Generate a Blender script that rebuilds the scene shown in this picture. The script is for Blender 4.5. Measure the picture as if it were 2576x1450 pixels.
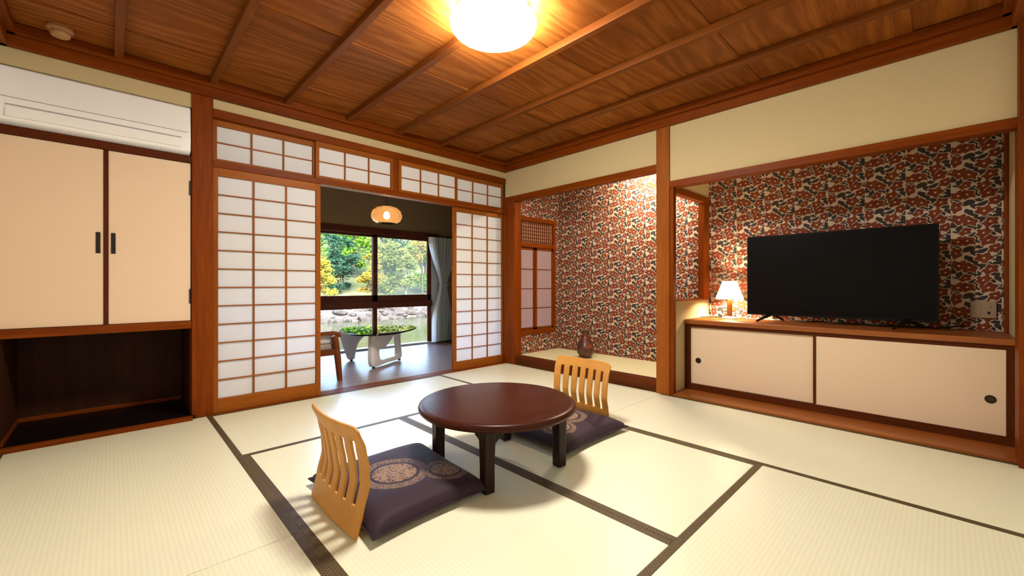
import bpy, bmesh, math, random
from mathutils import Vector, Matrix, noise as mnoise

# ------------------------------------------------------------------ scene, camera, light
for o in list(bpy.data.objects):
    bpy.data.objects.remove(o, do_unlink=True)
scene = bpy.context.scene
COL = scene.collection
random.seed(7)

YAW = math.radians(43.935)
cam_data = bpy.data.cameras.new('camera')
cam_data.sensor_width = 36.0
cam_data.lens = 36.0 * 1048.3 / 2576.0
cam_data.shift_x = (1288.0 - 1290.3) / 2576.0
cam_data.shift_y = (716.7 - 725.0) / 2576.0
cam_data.clip_start = 0.05
cam_data.clip_end = 400
cam = bpy.data.objects.new('camera', cam_data)
COL.objects.link(cam)
cam.location = (-3.424, -3.686, 0.94)
cam.rotation_euler = (math.radians(90), 0, -YAW)
scene.camera = cam

world = bpy.data.worlds.new('sky_world')
scene.world = world
world.use_nodes = True
wn = world.node_tree
wn.nodes.clear()
w_out = wn.nodes.new('ShaderNodeOutputWorld')
w_bg = wn.nodes.new('ShaderNodeBackground')
w_sky = wn.nodes.new('ShaderNodeTexSky')
w_sky.sky_type = 'NISHITA'
w_sky.sun_disc = False
w_sky.sun_elevation = math.radians(48)
w_sky.sun_rotation = math.radians(200)
w_sky.dust_density = 4.0
w_sky.air_density = 1.0
w_bg.inputs['Strength'].default_value = 7.2
wn.links.new(w_sky.outputs[0], w_bg.inputs['Color'])
wn.links.new(w_bg.outputs[0], w_out.inputs['Surface'])

sun_data = bpy.data.lights.new('sun', 'SUN')
sun_data.energy = 1.0
sun_data.color = (1.0, 0.95, 0.86)
sun_data.angle = math.radians(3)
sun = bpy.data.objects.new('sun', sun_data)
COL.objects.link(sun)
sun.rotation_euler = (math.radians(40), 0, math.radians(-25))   # from behind the house onto the far hillside

scene.view_settings.view_transform = 'Standard'
scene.view_settings.look = 'None'
scene.view_settings.exposure = 0.0
scene.view_settings.gamma = 1.0
scene.view_settings.use_curve_mapping = False

CEILING_LAMP = 138.0
WARM = (1.0, 0.96, 0.88)
scene.cycles.use_light_tree = False
scene.cycles.caustics_reflective = False
scene.cycles.caustics_refractive = False
scene.cycles.max_bounces = 6
scene.cycles.diffuse_bounces = 4
scene.cycles.glossy_bounces = 2
scene.cycles.transmission_bounces = 6
scene.cycles.transparent_max_bounces = 8

# ------------------------------------------------------------------ node / material helpers
MATS = {}
def new_mat(name):
    m = bpy.data.materials.new(name)
    m.use_nodes = True
    m.node_tree.nodes.clear()
    MATS[name] = m
    return m, m.node_tree
def node(nt, kind, ins=None, **props):
    n = nt.nodes.new('ShaderNode' + kind)
    for k, v in props.items():
        setattr(n, k, v)
    for k, v in (ins or {}).items():
        s = n.inputs[k]
        if isinstance(v, bpy.types.NodeSocket):
            nt.links.new(v, s)
        else:
            s.default_value = v
    return n
def math_n(nt, op, a, b=0.0, c=0.0, clamp=False):
    n = nt.nodes.new('ShaderNodeMath'); n.operation = op; n.use_clamp = clamp
    for i, v in enumerate((a, b, c)):
        if isinstance(v, bpy.types.NodeSocket): nt.links.new(v, n.inputs[i])
        else: n.inputs[i].default_value = v
    return n.outputs[0]
def vmath(nt, op, a, b=(0, 0, 0)):
    n = nt.nodes.new('ShaderNodeVectorMath'); n.operation = op
    for i, v in enumerate((a, b)):
        if isinstance(v, bpy.types.NodeSocket): nt.links.new(v, n.inputs[i])
        else: n.inputs[i].default_value = v
    return n.outputs['Value'] if op in ('LENGTH', 'DOT_PRODUCT', 'DISTANCE') else n.outputs[0]
def mixc(nt, fac, a, b, blend='MIX'):
    n = nt.nodes.new('ShaderNodeMix'); n.data_type = 'RGBA'; n.blend_type = blend
    for i, v in ((0, fac), (6, a), (7, b)):
        if isinstance(v, bpy.types.NodeSocket): nt.links.new(v, n.inputs[i])
        else: n.inputs[i].default_value = v if i == 0 else (tuple(v) + (1,))[:4]
    return n.outputs[2]
def ramp(nt, fac, stops, interp='LINEAR'):
    n = nt.nodes.new('ShaderNodeValToRGB')
    n.color_ramp.interpolation = interp
    els = n.color_ramp.elements
    while len(els) < len(stops): els.new(0.5)
    for e, (p, c) in zip(els, stops):
        e.position = p; e.color = (tuple(c) + (1,))[:4]
    nt.links.new(fac, n.inputs[0])
    return n.outputs[0]
def out(nt, shader):
    o = nt.nodes.new('ShaderNodeOutputMaterial')
    nt.links.new(shader, o.inputs['Surface'])
    return o
def pbsdf(nt, color, rough=0.5, spec=0.5, metal=0.0, normal=None, **kw):
    ins = {'Base Color': color if isinstance(color, bpy.types.NodeSocket) else (tuple(color) + (1,))[:4],
           'Roughness': rough, 'Specular IOR Level': spec, 'Metallic': metal}
    for k, v in kw.items(): ins[k.replace('_', ' ')] = v
    n = node(nt, 'BsdfPrincipled', ins)
    if normal is not None: nt.links.new(normal, n.inputs['Normal'])
    return n.outputs[0]
def objcoord(nt):
    return nt.nodes.new('ShaderNodeTexCoord').outputs['Object']
def bump(nt, h, strength=0.2, dist=0.002):
    return node(nt, 'Bump', {'Height': h, 'Strength': strength, 'Distance': dist}).outputs[0]

def plain(name, color, rough=0.5, spec=0.5, metal=0.0, mottle=0.06, scale=6.0, bstr=0.0):
    """plain surface with a faint procedural mottle"""
    m, nt = new_mat(name)
    nz = node(nt, 'TexNoise', {'Vector': objcoord(nt), 'Scale': scale, 'Detail': 4.0})
    c2 = tuple(max(0, c * (1 - mottle)) for c in color)
    col = mixc(nt, nz.outputs[0], color, c2)
    nrm = None
    if bstr:
        nz2 = node(nt, 'TexNoise', {'Vector': objcoord(nt), 'Scale': 220.0, 'Detail': 2.0})
        nrm = bump(nt, nz2.outputs[0], bstr, 0.001)
    out(nt, pbsdf(nt, col, rough, spec, metal, nrm))
    return m

def wood(name, c_light, c_dark, axis='z', rough=0.42, spec=0.08, grain=1.0, fine=1.0):
    m, nt = new_mat(name)
    tc = objcoord(nt)
    rnd = nt.nodes.new('ShaderNodeObjectInfo').outputs['Random']
    off = node(nt, 'CombineXYZ', {'X': math_n(nt, 'MULTIPLY', rnd, 31.0), 'Y': math_n(nt, 'MULTIPLY', rnd, 17.0), 'Z': math_n(nt, 'MULTIPLY', rnd, 23.0)}).outputs[0]
    v = vmath(nt, 'ADD', tc, off)
    sc = {'x': (0.6, 9, 9), 'y': (9, 0.6, 9), 'z': (9, 9, 0.6)}[axis]
    v1 = vmath(nt, 'MULTIPLY', v, tuple(s * grain for s in sc))
    n1 = node(nt, 'TexNoise', {'Vector': v1, 'Scale': 1.6, 'Detail': 5.0, 'Distortion': 0.8}).outputs[0]
    v2 = vmath(nt, 'MULTIPLY', v, tuple(s * 9 * fine for s in sc))
    n2 = node(nt, 'TexNoise', {'Vector': v2, 'Scale': 1.4, 'Detail': 3.0}).outputs[0]
    f = math_n(nt, 'ADD', math_n(nt, 'MULTIPLY', n1, 0.65), math_n(nt, 'MULTIPLY', n2, 0.35))
    col = ramp(nt, f, [(0.34, c_dark), (0.66, c_light)])
    nrm = bump(nt, n2, 0.06, 0.001)
    out(nt, pbsdf(nt, col, rough, spec, 0, nrm))
    return m

# timber colours (linear)
W_L, W_D = (0.23, 0.049, 0.003), (0.130, 0.022, 0.001)
for ax in 'xyz':
    wood('timber_' + ax, W_L, W_D, ax)
    wood('timber_dark_' + ax, (0.115, 0.026, 0.005), (0.060, 0.012, 0.0025), ax)
for ax in 'xyz': wood('shoji_wood_' + ax, (0.33, 0.098, 0.012), (0.23, 0.060, 0.006), ax)
wood('batten_wood', (0.20, 0.058, 0.010), (0.13, 0.034, 0.005), 'y')
wood('alcove_post_wood', (0.33, 0.10, 0.014), (0.22, 0.058, 0.007), 'z')
wood('board_wood_y', (0.34, 0.105, 0.022), (0.22, 0.062, 0.011), 'y', 0.32, 0.22, 0.8)
wood('sash_wood_x', (0.13, 0.040, 0.022), (0.07, 0.020, 0.010), 'x', 0.4)
wood('sash_wood_z', (0.13, 0.040, 0.022), (0.07, 0.020, 0.010), 'z', 0.4)
wood('table_wood', (0.052, 0.011, 0.005), (0.030, 0.006, 0.0025), 'x', 0.30, 0.12, 0.7)
wood('table_leg_wood', (0.020, 0.007, 0.003), (0.010, 0.003, 0.0015), 'z', 0.35, 0.2)
wood('zaisu_wood', (0.56, 0.255, 0.046), (0.47, 0.20, 0.030), 'z', 0.42, 0.4, 0.9)
wood('armchair_wood', (0.20, 0.055, 0.016), (0.12, 0.030, 0.008), 'x', 0.35)
wood('lamp_wood', (0.40, 0.16, 0.04), (0.28, 0.10, 0.02), 'z', 0.35)
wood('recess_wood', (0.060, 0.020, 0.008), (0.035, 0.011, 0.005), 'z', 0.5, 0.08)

def ceiling_mat():
    m, nt = new_mat('ceiling_board_wood')
    tc = objcoord(nt)
    rnd = nt.nodes.new('ShaderNodeObjectInfo').outputs['Random']
    off = node(nt, 'CombineXYZ', {'X': math_n(nt, 'MULTIPLY', rnd, 57.0), 'Y': math_n(nt, 'MULTIPLY', rnd, 3.1), 'Z': 0.0}).outputs[0]
    v = vmath(nt, 'ADD', tc, off)
    warp = node(nt, 'TexNoise', {'Vector': vmath(nt, 'MULTIPLY', v, (0.55, 3.4, 1)), 'Scale': 1.0, 'Detail': 2.0}).outputs[0]
    sep = node(nt, 'SeparateXYZ', {'Vector': v})
    rings = math_n(nt, 'SINE', math_n(nt, 'ADD', math_n(nt, 'MULTIPLY', sep.outputs['Y'], 70.0), math_n(nt, 'MULTIPLY', warp, 46.0)))
    rings = math_n(nt, 'MULTIPLY_ADD', rings, 0.5, 0.5)
    fine = node(nt, 'TexNoise', {'Vector': vmath(nt, 'MULTIPLY', v, (6, 120, 1)), 'Scale': 1.0, 'Detail': 3.0}).outputs[0]
    f = math_n(nt, 'ADD', math_n(nt, 'MULTIPLY', rings, 0.28), math_n(nt, 'MULTIPLY', fine, 0.72))
    col = ramp(nt, f, [(0.25, (0.175, 0.045, 0.006)), (0.5, (0.25, 0.072, 0.011)), (0.75, (0.34, 0.112, 0.019))])
    tone = math_n(nt, 'MULTIPLY_ADD', rnd, 0.35, 0.82)
    col = mixc(nt, 1.0, col, node(nt, 'CombineColor', {0: tone, 1: tone, 2: tone}).outputs[0], 'MULTIPLY')
    out(nt, pbsdf(nt, col, 0.5, 0.10, 0, bump(nt, fine, 0.08, 0.001)))
    return m
ceiling_mat()

def tatami_mat(name, axis, c1, c2):
    m, nt = new_mat(name)
    tc = objcoord(nt)
    rnd = nt.nodes.new('ShaderNodeObjectInfo').outputs['Random']
    sep = node(nt, 'SeparateXYZ', {'Vector': tc})
    across = sep.outputs['Y' if axis == 'x' else 'X']
    rid = math_n(nt, 'MULTIPLY_ADD', math_n(nt, 'SINE', math_n(nt, 'MULTIPLY', across, 2 * math.pi / 0.0155)), 0.5, 0.5)
    st = (5, 260, 1) if axis == 'y' else (260, 5, 1)      # rush stalks run across the mat
    rush = node(nt, 'TexNoise', {'Vector': vmath(nt, 'MULTIPLY', vmath(nt, 'ADD', tc, node(nt, 'CombineXYZ', {0: rnd, 1: rnd, 2: 0.0}).outputs[0]), st), 'Scale': 1.0, 'Detail': 2.0}).outputs[0]
    big = node(nt, 'TexNoise', {'Vector': tc, 'Scale': 1.4, 'Detail': 2.0}).outputs[0]
    col = mixc(nt, math_n(nt, 'MULTIPLY_ADD', rid, 0.75, 0.12), c2, c1)
    col = mixc(nt, math_n(nt, 'MULTIPLY', rush, 0.35), col, tuple(c * 0.80 for c in c1))
    col = mixc(nt, math_n(nt, 'MULTIPLY', big, 0.25), col, (c1[0] * 0.97, c1[1] * 0.93, c1[2] * 0.78))
    h = math_n(nt, 'ADD', rid, math_n(nt, 'MULTIPLY', rush, 0.6))
    out(nt, pbsdf(nt, col, 0.36, 0.5, 0, bump(nt, h, 0.10, 0.0012)))
    return m
tatami_mat('tatami_x', 'x', (0.78, 0.765, 0.585), (0.70, 0.68, 0.485))
tatami_mat('tatami_y', 'y', (0.78, 0.765, 0.585), (0.70, 0.68, 0.485))
tatami_mat('tatami_alcove', 'y', (0.86, 0.80, 0.50), (0.83, 0.77, 0.47))

def border_mat():
    m, nt = new_mat('mat_border_cloth')
    tc = objcoord(nt)
    ch = node(nt, 'TexChecker', {'Vector': vmath(nt, 'MULTIPLY', tc, (125, 125, 0)), 'Scale': 1.0}).outputs['Fac']
    nz = node(nt, 'TexNoise', {'Vector': tc, 'Scale': 90.0, 'Detail': 2.0}).outputs[0]
    f = math_n(nt, 'MULTIPLY', ch, nz)
    col = mixc(nt, f, (0.042, 0.024, 0.007), (0.17, 0.115, 0.036))
    out(nt, pbsdf(nt, col, 0.55, 0.4, 0, bump(nt, ch, 0.15, 0.001)))
border_mat()

plain('fusuma_paper', (0.92, 0.90, 0.84), 0.8, 0.2, 0, 0.04, 3.0)
plain('plaster_cream', (0.58, 0.46, 0.25), 0.85, 0.2, 0, 0.05, 3.0, 0.15)
plain('door_paper_cream', (0.80, 0.60, 0.41), 0.7, 0.25, 0, 0.04, 2.0)
plain('cabinet_paper_cream', (0.78, 0.60, 0.42), 0.6, 0.3, 0, 0.05, 1.5)
plain('veranda_wall_olive', (0.27, 0.195, 0.11), 0.9, 0.2, 0, 0.1, 4.0, 0.2)
plain('appliance_white', (0.95, 0.94, 0.92), 0.35, 0.5, 0, 0.02)
plain('appliance_slot_grey', (0.42, 0.42, 0.43), 0.5, 0.4)
plain('black_plastic', (0.006, 0.005, 0.005), 0.35, 0.15, 0, 0.2)
plain('tv_screen', (0.005, 0.004, 0.0035), 0.35, 0.06, 0, 0.1)
plain('dark_metal', (0.025, 0.018, 0.012), 0.4, 0.5, 0.6)
plain('bronze_pull', (0.05, 0.035, 0.02), 0.4, 0.5, 0.7)
plain('chrome', (0.6, 0.6, 0.6), 0.2, 0.5, 1.0)
plain('switch_plate', (0.36, 0.26, 0.16), 0.5, 0.4)
plain('detector_plastic', (0.42, 0.22, 0.10), 0.5, 0.2)
plain('white_lacquer', (0.84, 0.81, 0.79), 0.3, 0.5, 0, 0.02)
plain('cushion_white', (0.72, 0.68, 0.66), 0.9, 0.2, 0, 0.05, 20, 0.2)
plain('upholstery_grey', (0.40, 0.33, 0.28), 0.9, 0.2, 0, 0.1, 30, 0.3)
def curtain_mat():
    m, nt = new_mat('curtain_grey_green')
    nz = node(nt, 'TexNoise', {'Vector': objcoord(nt), 'Scale': 12.0}).outputs[0]
    c = mixc(nt, nz, (0.68, 0.74, 0.68), (0.60, 0.66, 0.61))
    d = node(nt, 'BsdfDiffuse', {'Color': c}).outputs[0]
    t = node(nt, 'BsdfTranslucent', {'Color': c}).outputs[0]
    out(nt, node(nt, 'MixShader', {0: 0.38, 1: d, 2: t}).outputs[0])
curtain_mat()
plain('window_frame_grey', (0.55, 0.57, 0.57), 0.5, 0.4, 0, 0.05)
plain('black_cable', (0.012, 0.011, 0.011), 0.5, 0.3)
plain('white_cable', (0.75, 0.70, 0.62), 0.5, 0.3)
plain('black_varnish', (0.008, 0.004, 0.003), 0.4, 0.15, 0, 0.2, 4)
plain('roof_dark', (0.05, 0.045, 0.04), 0.9, 0.2)
plain('bark', (0.030, 0.024, 0.018), 0.9, 0.2, 0, 0.5, 5, 0.0)
plain('bark_pale', (0.075, 0.072, 0.066), 0.9, 0.2, 0, 0.4, 5, 0.0)

def floor_mat():
    m, nt = new_mat('veranda_floor_wood')
    tc = objcoord(nt)
    n1 = node(nt, 'TexNoise', {'Vector': vmath(nt, 'MULTIPLY', tc, (1.2, 22, 1)), 'Scale': 2.0, 'Detail': 4.0}).outputs[0]
    col = ramp(nt, n1, [(0.3, (0.22, 0.138, 0.122)), (0.7, (0.31, 0.205, 0.185))])
    out(nt, pbsdf(nt, col, 0.33, 0.5, 0, bump(nt, n1, 0.03, 0.001)))
floor_mat()

def paper_mat(name, col, transl=0.5):
    m, nt = new_mat(name)
    fib = node(nt, 'TexNoise', {'Vector': vmath(nt, 'MULTIPLY', objcoord(nt), (30, 30, 90)), 'Scale': 1.0, 'Detail': 3.0}).outputs[0]
    c = mixc(nt, fib, col, tuple(x * 0.95 for x in col))
    d = node(nt, 'BsdfDiffuse', {'Color': c}).outputs[0]
    t = node(nt, 'BsdfTranslucent', {'Color': c}).outputs[0]
    out(nt, node(nt, 'MixShader', {0: transl, 1: d, 2: t}).outputs[0])
paper_mat('shoji_paper', (0.98, 0.97, 0.99), 0.52)
paper_mat('lattice_paper', (0.86, 0.74, 0.66), 0.5)
def striped_paper():
    m, nt = new_mat('striped_pane')
    sep = node(nt, 'SeparateXYZ', {'Vector': objcoord(nt)})
    w = node(nt, 'TexNoise', {'Vector': vmath(nt, 'MULTIPLY', objcoord(nt), (70, 0, 0)), 'Scale': 1.0, 'Detail': 2.0}).outputs[0]
    c = ramp(nt, w, [(0.35, (0.60, 0.40, 0.38)), (0.65, (0.62, 0.50, 0.56))])
    d = node(nt, 'BsdfDiffuse', {'Color': c}).outputs[0]
    t = node(nt, 'BsdfTranslucent', {'Color': c}).outputs[0]
    out(nt, node(nt, 'MixShader', {0: 0.45, 1: d, 2: t}).outputs[0])
striped_paper()

def glass_mat(name, tint=(1, 1, 1), refl=0.9, rough=0.0):
    m, nt = new_mat(name)
    t = node(nt, 'BsdfTransparent', {'Color': tint + (1,)}).outputs[0]
    g = node(nt, 'BsdfGlossy', {'Color': (refl, refl, refl, 1), 'Roughness': rough}).outputs[0]
    f = node(nt, 'Fresnel', {'IOR': 1.45}).outputs[0]
    out(nt, node(nt, 'MixShader', {0: f, 1: t, 2: g}).outputs[0])
glass_mat('window_glass', (0.97, 0.98, 0.98))
glass_mat('table_glass', (0.93, 0.96, 0.97))
def amber_mat():
    m, nt = new_mat('amber_glass')
    t = node(nt, 'BsdfTransparent', {'Color': (0.95, 0.70, 0.48, 1)}).outputs[0]
    nz = node(nt, 'TexNoise', {'Vector': objcoord(nt), 'Scale': 8.0}).outputs[0]
    d = node(nt, 'BsdfTranslucent', {'Color': mixc(nt, nz, (0.85, 0.50, 0.26), (0.78, 0.42, 0.20))}).outputs[0]
    g = node(nt, 'BsdfGlossy', {'Roughness': 0.08}).outputs[0]
    a = node(nt, 'MixShader', {0: 0.35, 1: t, 2: d}).outputs[0]
    f = node(nt, 'Fresnel', {'IOR': 1.45}).outputs[0]
    out(nt, node(nt, 'MixShader', {0: f, 1: a, 2: g}).outputs[0])
amber_mat()

def screen_mat():
    m, nt = new_mat('insect_screen')
    t = node(nt, 'BsdfTransparent', {'Color': (1, 1, 1, 1)}).outputs[0]
    nz = node(nt, 'TexNoise', {'Vector': objcoord(nt), 'Scale': 3.0}).outputs[0]
    d = node(nt, 'BsdfDiffuse', {'Color': mixc(nt, nz, (0.16, 0.17, 0.14), (0.14, 0.15, 0.12))}).outputs[0]
    tr = node(nt, 'BsdfTranslucent', {'Color': (0.16, 0.17, 0.14, 1)}).outputs[0]
    dd = node(nt, 'MixShader', {0: 0.6, 1: d, 2: tr}).outputs[0]
    out(nt, node(nt, 'MixShader', {0: 0.16, 1: t, 2: dd}).outputs[0])
screen_mat()

def emit_mat(name, color, strength):
    m, nt = new_mat(name)
    e = node(nt, 'Emission', {'Color': tuple(color) + (1,), 'Strength': strength}).outputs[0]
    out(nt, e)
emit_mat('ceiling_lamp_glow', WARM, CEILING_LAMP)
emit_mat('bulb_glow', (1.0, 0.72, 0.38), 60.0)
emit_mat('tube_glow', (1.0, 0.88, 0.66), 800.0)
emit_mat('table_bulb_glow', (1.0, 0.80, 0.50), 900.0)
def shade_mat():
    m, nt = new_mat('lamp_shade_fabric')
    nz = node(nt, 'TexNoise', {'Vector': objcoord(nt), 'Scale': 60.0}).outputs[0]
    c = mixc(nt, nz, (0.92, 0.80, 0.58), (0.88, 0.75, 0.52))
    d = node(nt, 'BsdfDiffuse', {'Color': c}).outputs[0]
    t = node(nt, 'BsdfTranslucent', {'Color': c}).outputs[0]
    out(nt, node(nt, 'MixShader', {0: 0.55, 1: d, 2: t}).outputs[0])
shade_mat()

# ---- camellia wallpaper: a half-drop repeat of flowers, leaves and stalks drawn with ellipses
def wallpaper_mat(name, h_axis):
    m, nt = new_mat(name)
    PW, PH = 0.232, 0.32
    sep = node(nt, 'SeparateXYZ', {'Vector': objcoord(nt)})
    h, z = sep.outputs[h_axis], sep.outputs['Z']
    h = math_n(nt, 'MULTIPLY', h, -1.0 if h_axis == 'Y' else 1.0)
    # gentle wobble so that outlines flow
    wob = math_n(nt, 'MULTIPLY', math_n(nt, 'SINE', math_n(nt, 'MULTIPLY', h, 2 * math.pi / 0.116)), 0.006)
    z = math_n(nt, 'ADD', z, wob)
    cu = math_n(nt, 'DIVIDE', h, PW)
    ci = math_n(nt, 'FLOOR', cu)
    u = math_n(nt, 'FRACT', cu)
    odd = math_n(nt, 'PINGPONG', ci, 1.0)
    v = math_n(nt, 'FRACT', math_n(nt, 'ADD', math_n(nt, 'DIVIDE', z, PH), math_n(nt, 'MULTIPLY', odd, 0.5)))
    p = node(nt, 'CombineXYZ', {0: u, 1: v, 2: 0.0}).outputs[0]
    p = vmath(nt, 'MULTIPLY', p, (PW, PH, 0))
    p0 = p
    wv = node(nt, 'TexNoise', {'Vector': p, 'Scale': 60.0, 'Detail': 1.0}).outputs['Color']
    p = vmath(nt, 'ADD', p, vmath(nt, 'MULTIPLY', vmath(nt, 'SUBTRACT', wv, (0.5, 0.5, 0.5)), (0.010, 0.010, 0.0)))
    def dist(el, grow=1.0, petals=False):
        best = None
        for q, (cx, cy, rx, ry, rot) in enumerate(el):
            n = node(nt, 'Mapping', {'Vector': p, 'Location': (cx * PW, cy * PH, 0), 'Rotation': (0, 0, math.radians(rot)), 'Scale': (rx * grow, ry * grow, 1)}, vector_type='TEXTURE')
            d = vmath(nt, 'LENGTH', n.outputs[0])
            if petals:
                sp = node(nt, 'SeparateXYZ', {'Vector': n.outputs[0]})
                ang = math_n(nt, 'ARCTAN2', sp.outputs['Y'], sp.outputs['X'])
                cs = math_n(nt, 'COSINE', math_n(nt, 'MULTIPLY_ADD', ang, 5.0, q * 1.7))
                d = math_n(nt, 'MULTIPLY', d, math_n(nt, 'MULTIPLY_ADD', cs, -0.17, 1.0))
            best = d if best is None else math_n(nt, 'MINIMUM', best, d)
        return best
    def wrap(el):
        r = []
        for (cx, cy, rx, ry, rot) in el:
            r.append((cx, cy, rx, ry, rot))
            if cy * PH < 0.03: r.append((cx, cy + 1, rx, ry, rot))
            if cy * PH > PH - 0.03: r.append((cx, cy - 1, rx, ry, rot))
        return r
    rr = random.Random(11)
    centres = [(.150, .890, 1.05, 8), (.335, .870, 1.05, -14), (.105, .635, 1.05, 80), (.755, .875, 1.10, 0), (.670, .520, 1.12, -6), (.885, .690, .95, 24),
               (.655, .050, 1.05, 40), (.170, .365, 1.15, -10), (.375, .285, 1.10, -20), (.790, .255, 1.05, 15), (.300, .070, .85, 30)]
    mains = []
    for k, (cx, cy, sc, rot) in enumerate(centres):
        mains.append((cx, cy, .023 * sc, .018 * sc, rot))
    leaves = [(.355, .685, .023, .0125, 15), (.440, .455, .020, .0125, -25), (.325, .500, .008, .012, 10), (.915, .480, .022, .013, -10),
              (.560, .885, .016, .010, -8), (.640, .670, .021, .009, 22), (.590, .765, .017, .008, 20), (.505, .605, .018, .011, -20), (.355, .135, .022, .013, 35),
              (.130, .100, .016, .005, -5), (.010, .430, .020, .012, 0), (.555, .340, .017, .012, -30), (.055, .250, .019, .012, 40), (.225, .195, .021, .013, 35),
              (.705, .375, .018, .012, 0), (.925, .365, .018, .011, 20), (.515, .015, .015, .010, 20), (.865, .160, .019, .011, -20), (.465, .960, .017, .012, 0),
              (.085, .745, .019, .011, 0), (.945, .885, .018, .011, 10), (.810, .990, .013, .012, 0), (.960, .050, .017, .010, -30), (.990, .600, .014, .009, 30), (.555, .180, .018, .010, 60)]
    dmain = dist(wrap(mains), 1.52, True)
    df = dmain
    dl = dist(wrap(leaves), 1.50)
    fm = math_n(nt, 'LESS_THAN', df, 1.0)
    lm = math_n(nt, 'MULTIPLY', math_n(nt, 'LESS_THAN', dl, 1.0), math_n(nt, 'GREATER_THAN', df, 1.16))
    dm = math_n(nt, 'LESS_THAN', dmain, 0.17)
    tone = node(nt, 'TexNoise', {'Vector': p0, 'Scale': 22.0}).outputs[0]
    cream = mixc(nt, tone, (0.64, 0.50, 0.37), (0.55, 0.43, 0.31))
    leafc = mixc(nt, tone, (0.036, 0.031, 0.020), (0.050, 0.042, 0.046))
    red = ramp(nt, tone, [(0.35, (0.165, 0.033, 0.016)), (0.6, (0.235, 0.060, 0.020))])
    red = mixc(nt, math_n(nt, 'SMOOTH_MIN', math_n(nt, 'MULTIPLY', df, 0.45), 1.0, 0.1), red, (0.13, 0.024, 0.015))
    # thin pale vertical stalks
    stalk = math_n(nt, 'LESS_THAN', math_n(nt, 'ABSOLUTE', math_n(nt, 'SUBTRACT', math_n(nt, 'FRACT', math_n(nt, 'MULTIPLY', u, 2.0)), 0.5)), 0.013)
    col = mixc(nt, lm, cream, leafc)
    col = mixc(nt, math_n(nt, 'MULTIPLY', stalk, 0.7), col, (0.55, 0.44, 0.32))
    col = mixc(nt, fm, col, red)
    col = mixc(nt, dm, col, (0.80, 0.50, 0.38))
    out(nt, pbsdf(nt, col, 0.75, 0.2))
wallpaper_mat('wallpaper_back', 'Y')
wallpaper_mat('wallpaper_side', 'X')

def zabuton_mat(name, mirror):
    m, nt = new_mat(name)
    tc = objcoord(nt)
    sx = -1.0 if mirror else 1.0
    sep = node(nt, 'SeparateXYZ', {'Vector': tc})
    p = node(nt, 'CombineXYZ', {0: sep.outputs['X'], 1: sep.outputs['Y'], 2: 0.0}).outputs[0]
    top = math_n(nt, 'GREATER_THAN', sep.outputs['Z'], 0.03)
    nz = node(nt, 'TexNoise', {'Vector': p, 'Scale': 38.0, 'Detail': 3.0, 'Distortion': 1.6}).outputs[0]
    vor = node(nt, 'TexVoronoi', {'Vector': p, 'Scale': 120.0}, feature='DISTANCE_TO_EDGE').outputs['Distance']
    def medal(cx, cy, R):
        r = vmath(nt, 'LENGTH', vmath(nt, 'SUBTRACT', p, (cx * sx, cy, 0)))
        rn = math_n(nt, 'DIVIDE', r, R)
        inside = math_n(nt, 'LESS_THAN', math_n(nt, 'ADD', rn, math_n(nt, 'MULTIPLY', nz, 0.05)), 1.0)
        ring = math_n(nt, 'GREATER_THAN', rn, 0.72)
        gap = math_n(nt, 'MULTIPLY', math_n(nt, 'GREATER_THAN', rn, 0.62), math_n(nt, 'LESS_THAN', rn, 0.72))
        inner = math_n(nt, 'GREATER_THAN', math_n(nt, 'ABSOLUTE', math_n(nt, 'SUBTRACT', math_n(nt, 'FRACT', math_n(nt, 'MULTIPLY', nz, 4.0)), 0.5)), 0.16)
        beads = math_n(nt, 'GREATER_THAN', vor, 0.10)
        pat = mixc(nt, ring, node(nt, 'CombineColor', {0: inner, 1: inner, 2: inner}).outputs[0], node(nt, 'CombineColor', {0: beads, 1: beads, 2: beads}).outputs[0])
        pat = math_n(nt, 'MULTIPLY', pat, math_n(nt, 'SUBTRACT', 1.0, gap))
        return math_n(nt, 'MULTIPLY', pat, inside)
    gold = math_n(nt, 'MAXIMUM', medal(-0.035, -0.02, 0.155), medal(0.155, -0.14, 0.105))
    gold = math_n(nt, 'MULTIPLY', math_n(nt, 'MULTIPLY', gold, top), 0.85)
    weave = node(nt, 'TexNoise', {'Vector': vmath(nt, 'MULTIPLY', tc, (300, 300, 300)), 'Scale': 1.0, 'Detail': 1.0}).outputs[0]
    base = mixc(nt, weave, (0.036, 0.020, 0.029), (0.027, 0.014, 0.022))
    col = mixc(nt, gold, base, (0.31, 0.19, 0.11))
    out(nt, pbsdf(nt, col, 0.6, 0.12, 0, bump(nt, weave, 0.1, 0.0008), Sheen_Weight=0.05))
zabuton_mat('zabuton_brocade', False)
zabuton_mat('zabuton_brocade_mirrored', True)

def vase_mat():
    m, nt = new_mat('vase_glaze')
    nz = node(nt, 'TexNoise', {'Vector': objcoord(nt), 'Scale': 14.0, 'Detail': 5.0}).outputs[0]
    col = ramp(nt, nz, [(0.35, (0.035, 0.010, 0.006)), (0.55, (0.11, 0.026, 0.012)), (0.72, (0.24, 0.070, 0.030))])
    out(nt, pbsdf(nt, col, 0.35, 0.5, 0, bump(nt, nz, 0.3, 0.004)))
vase_mat()

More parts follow.
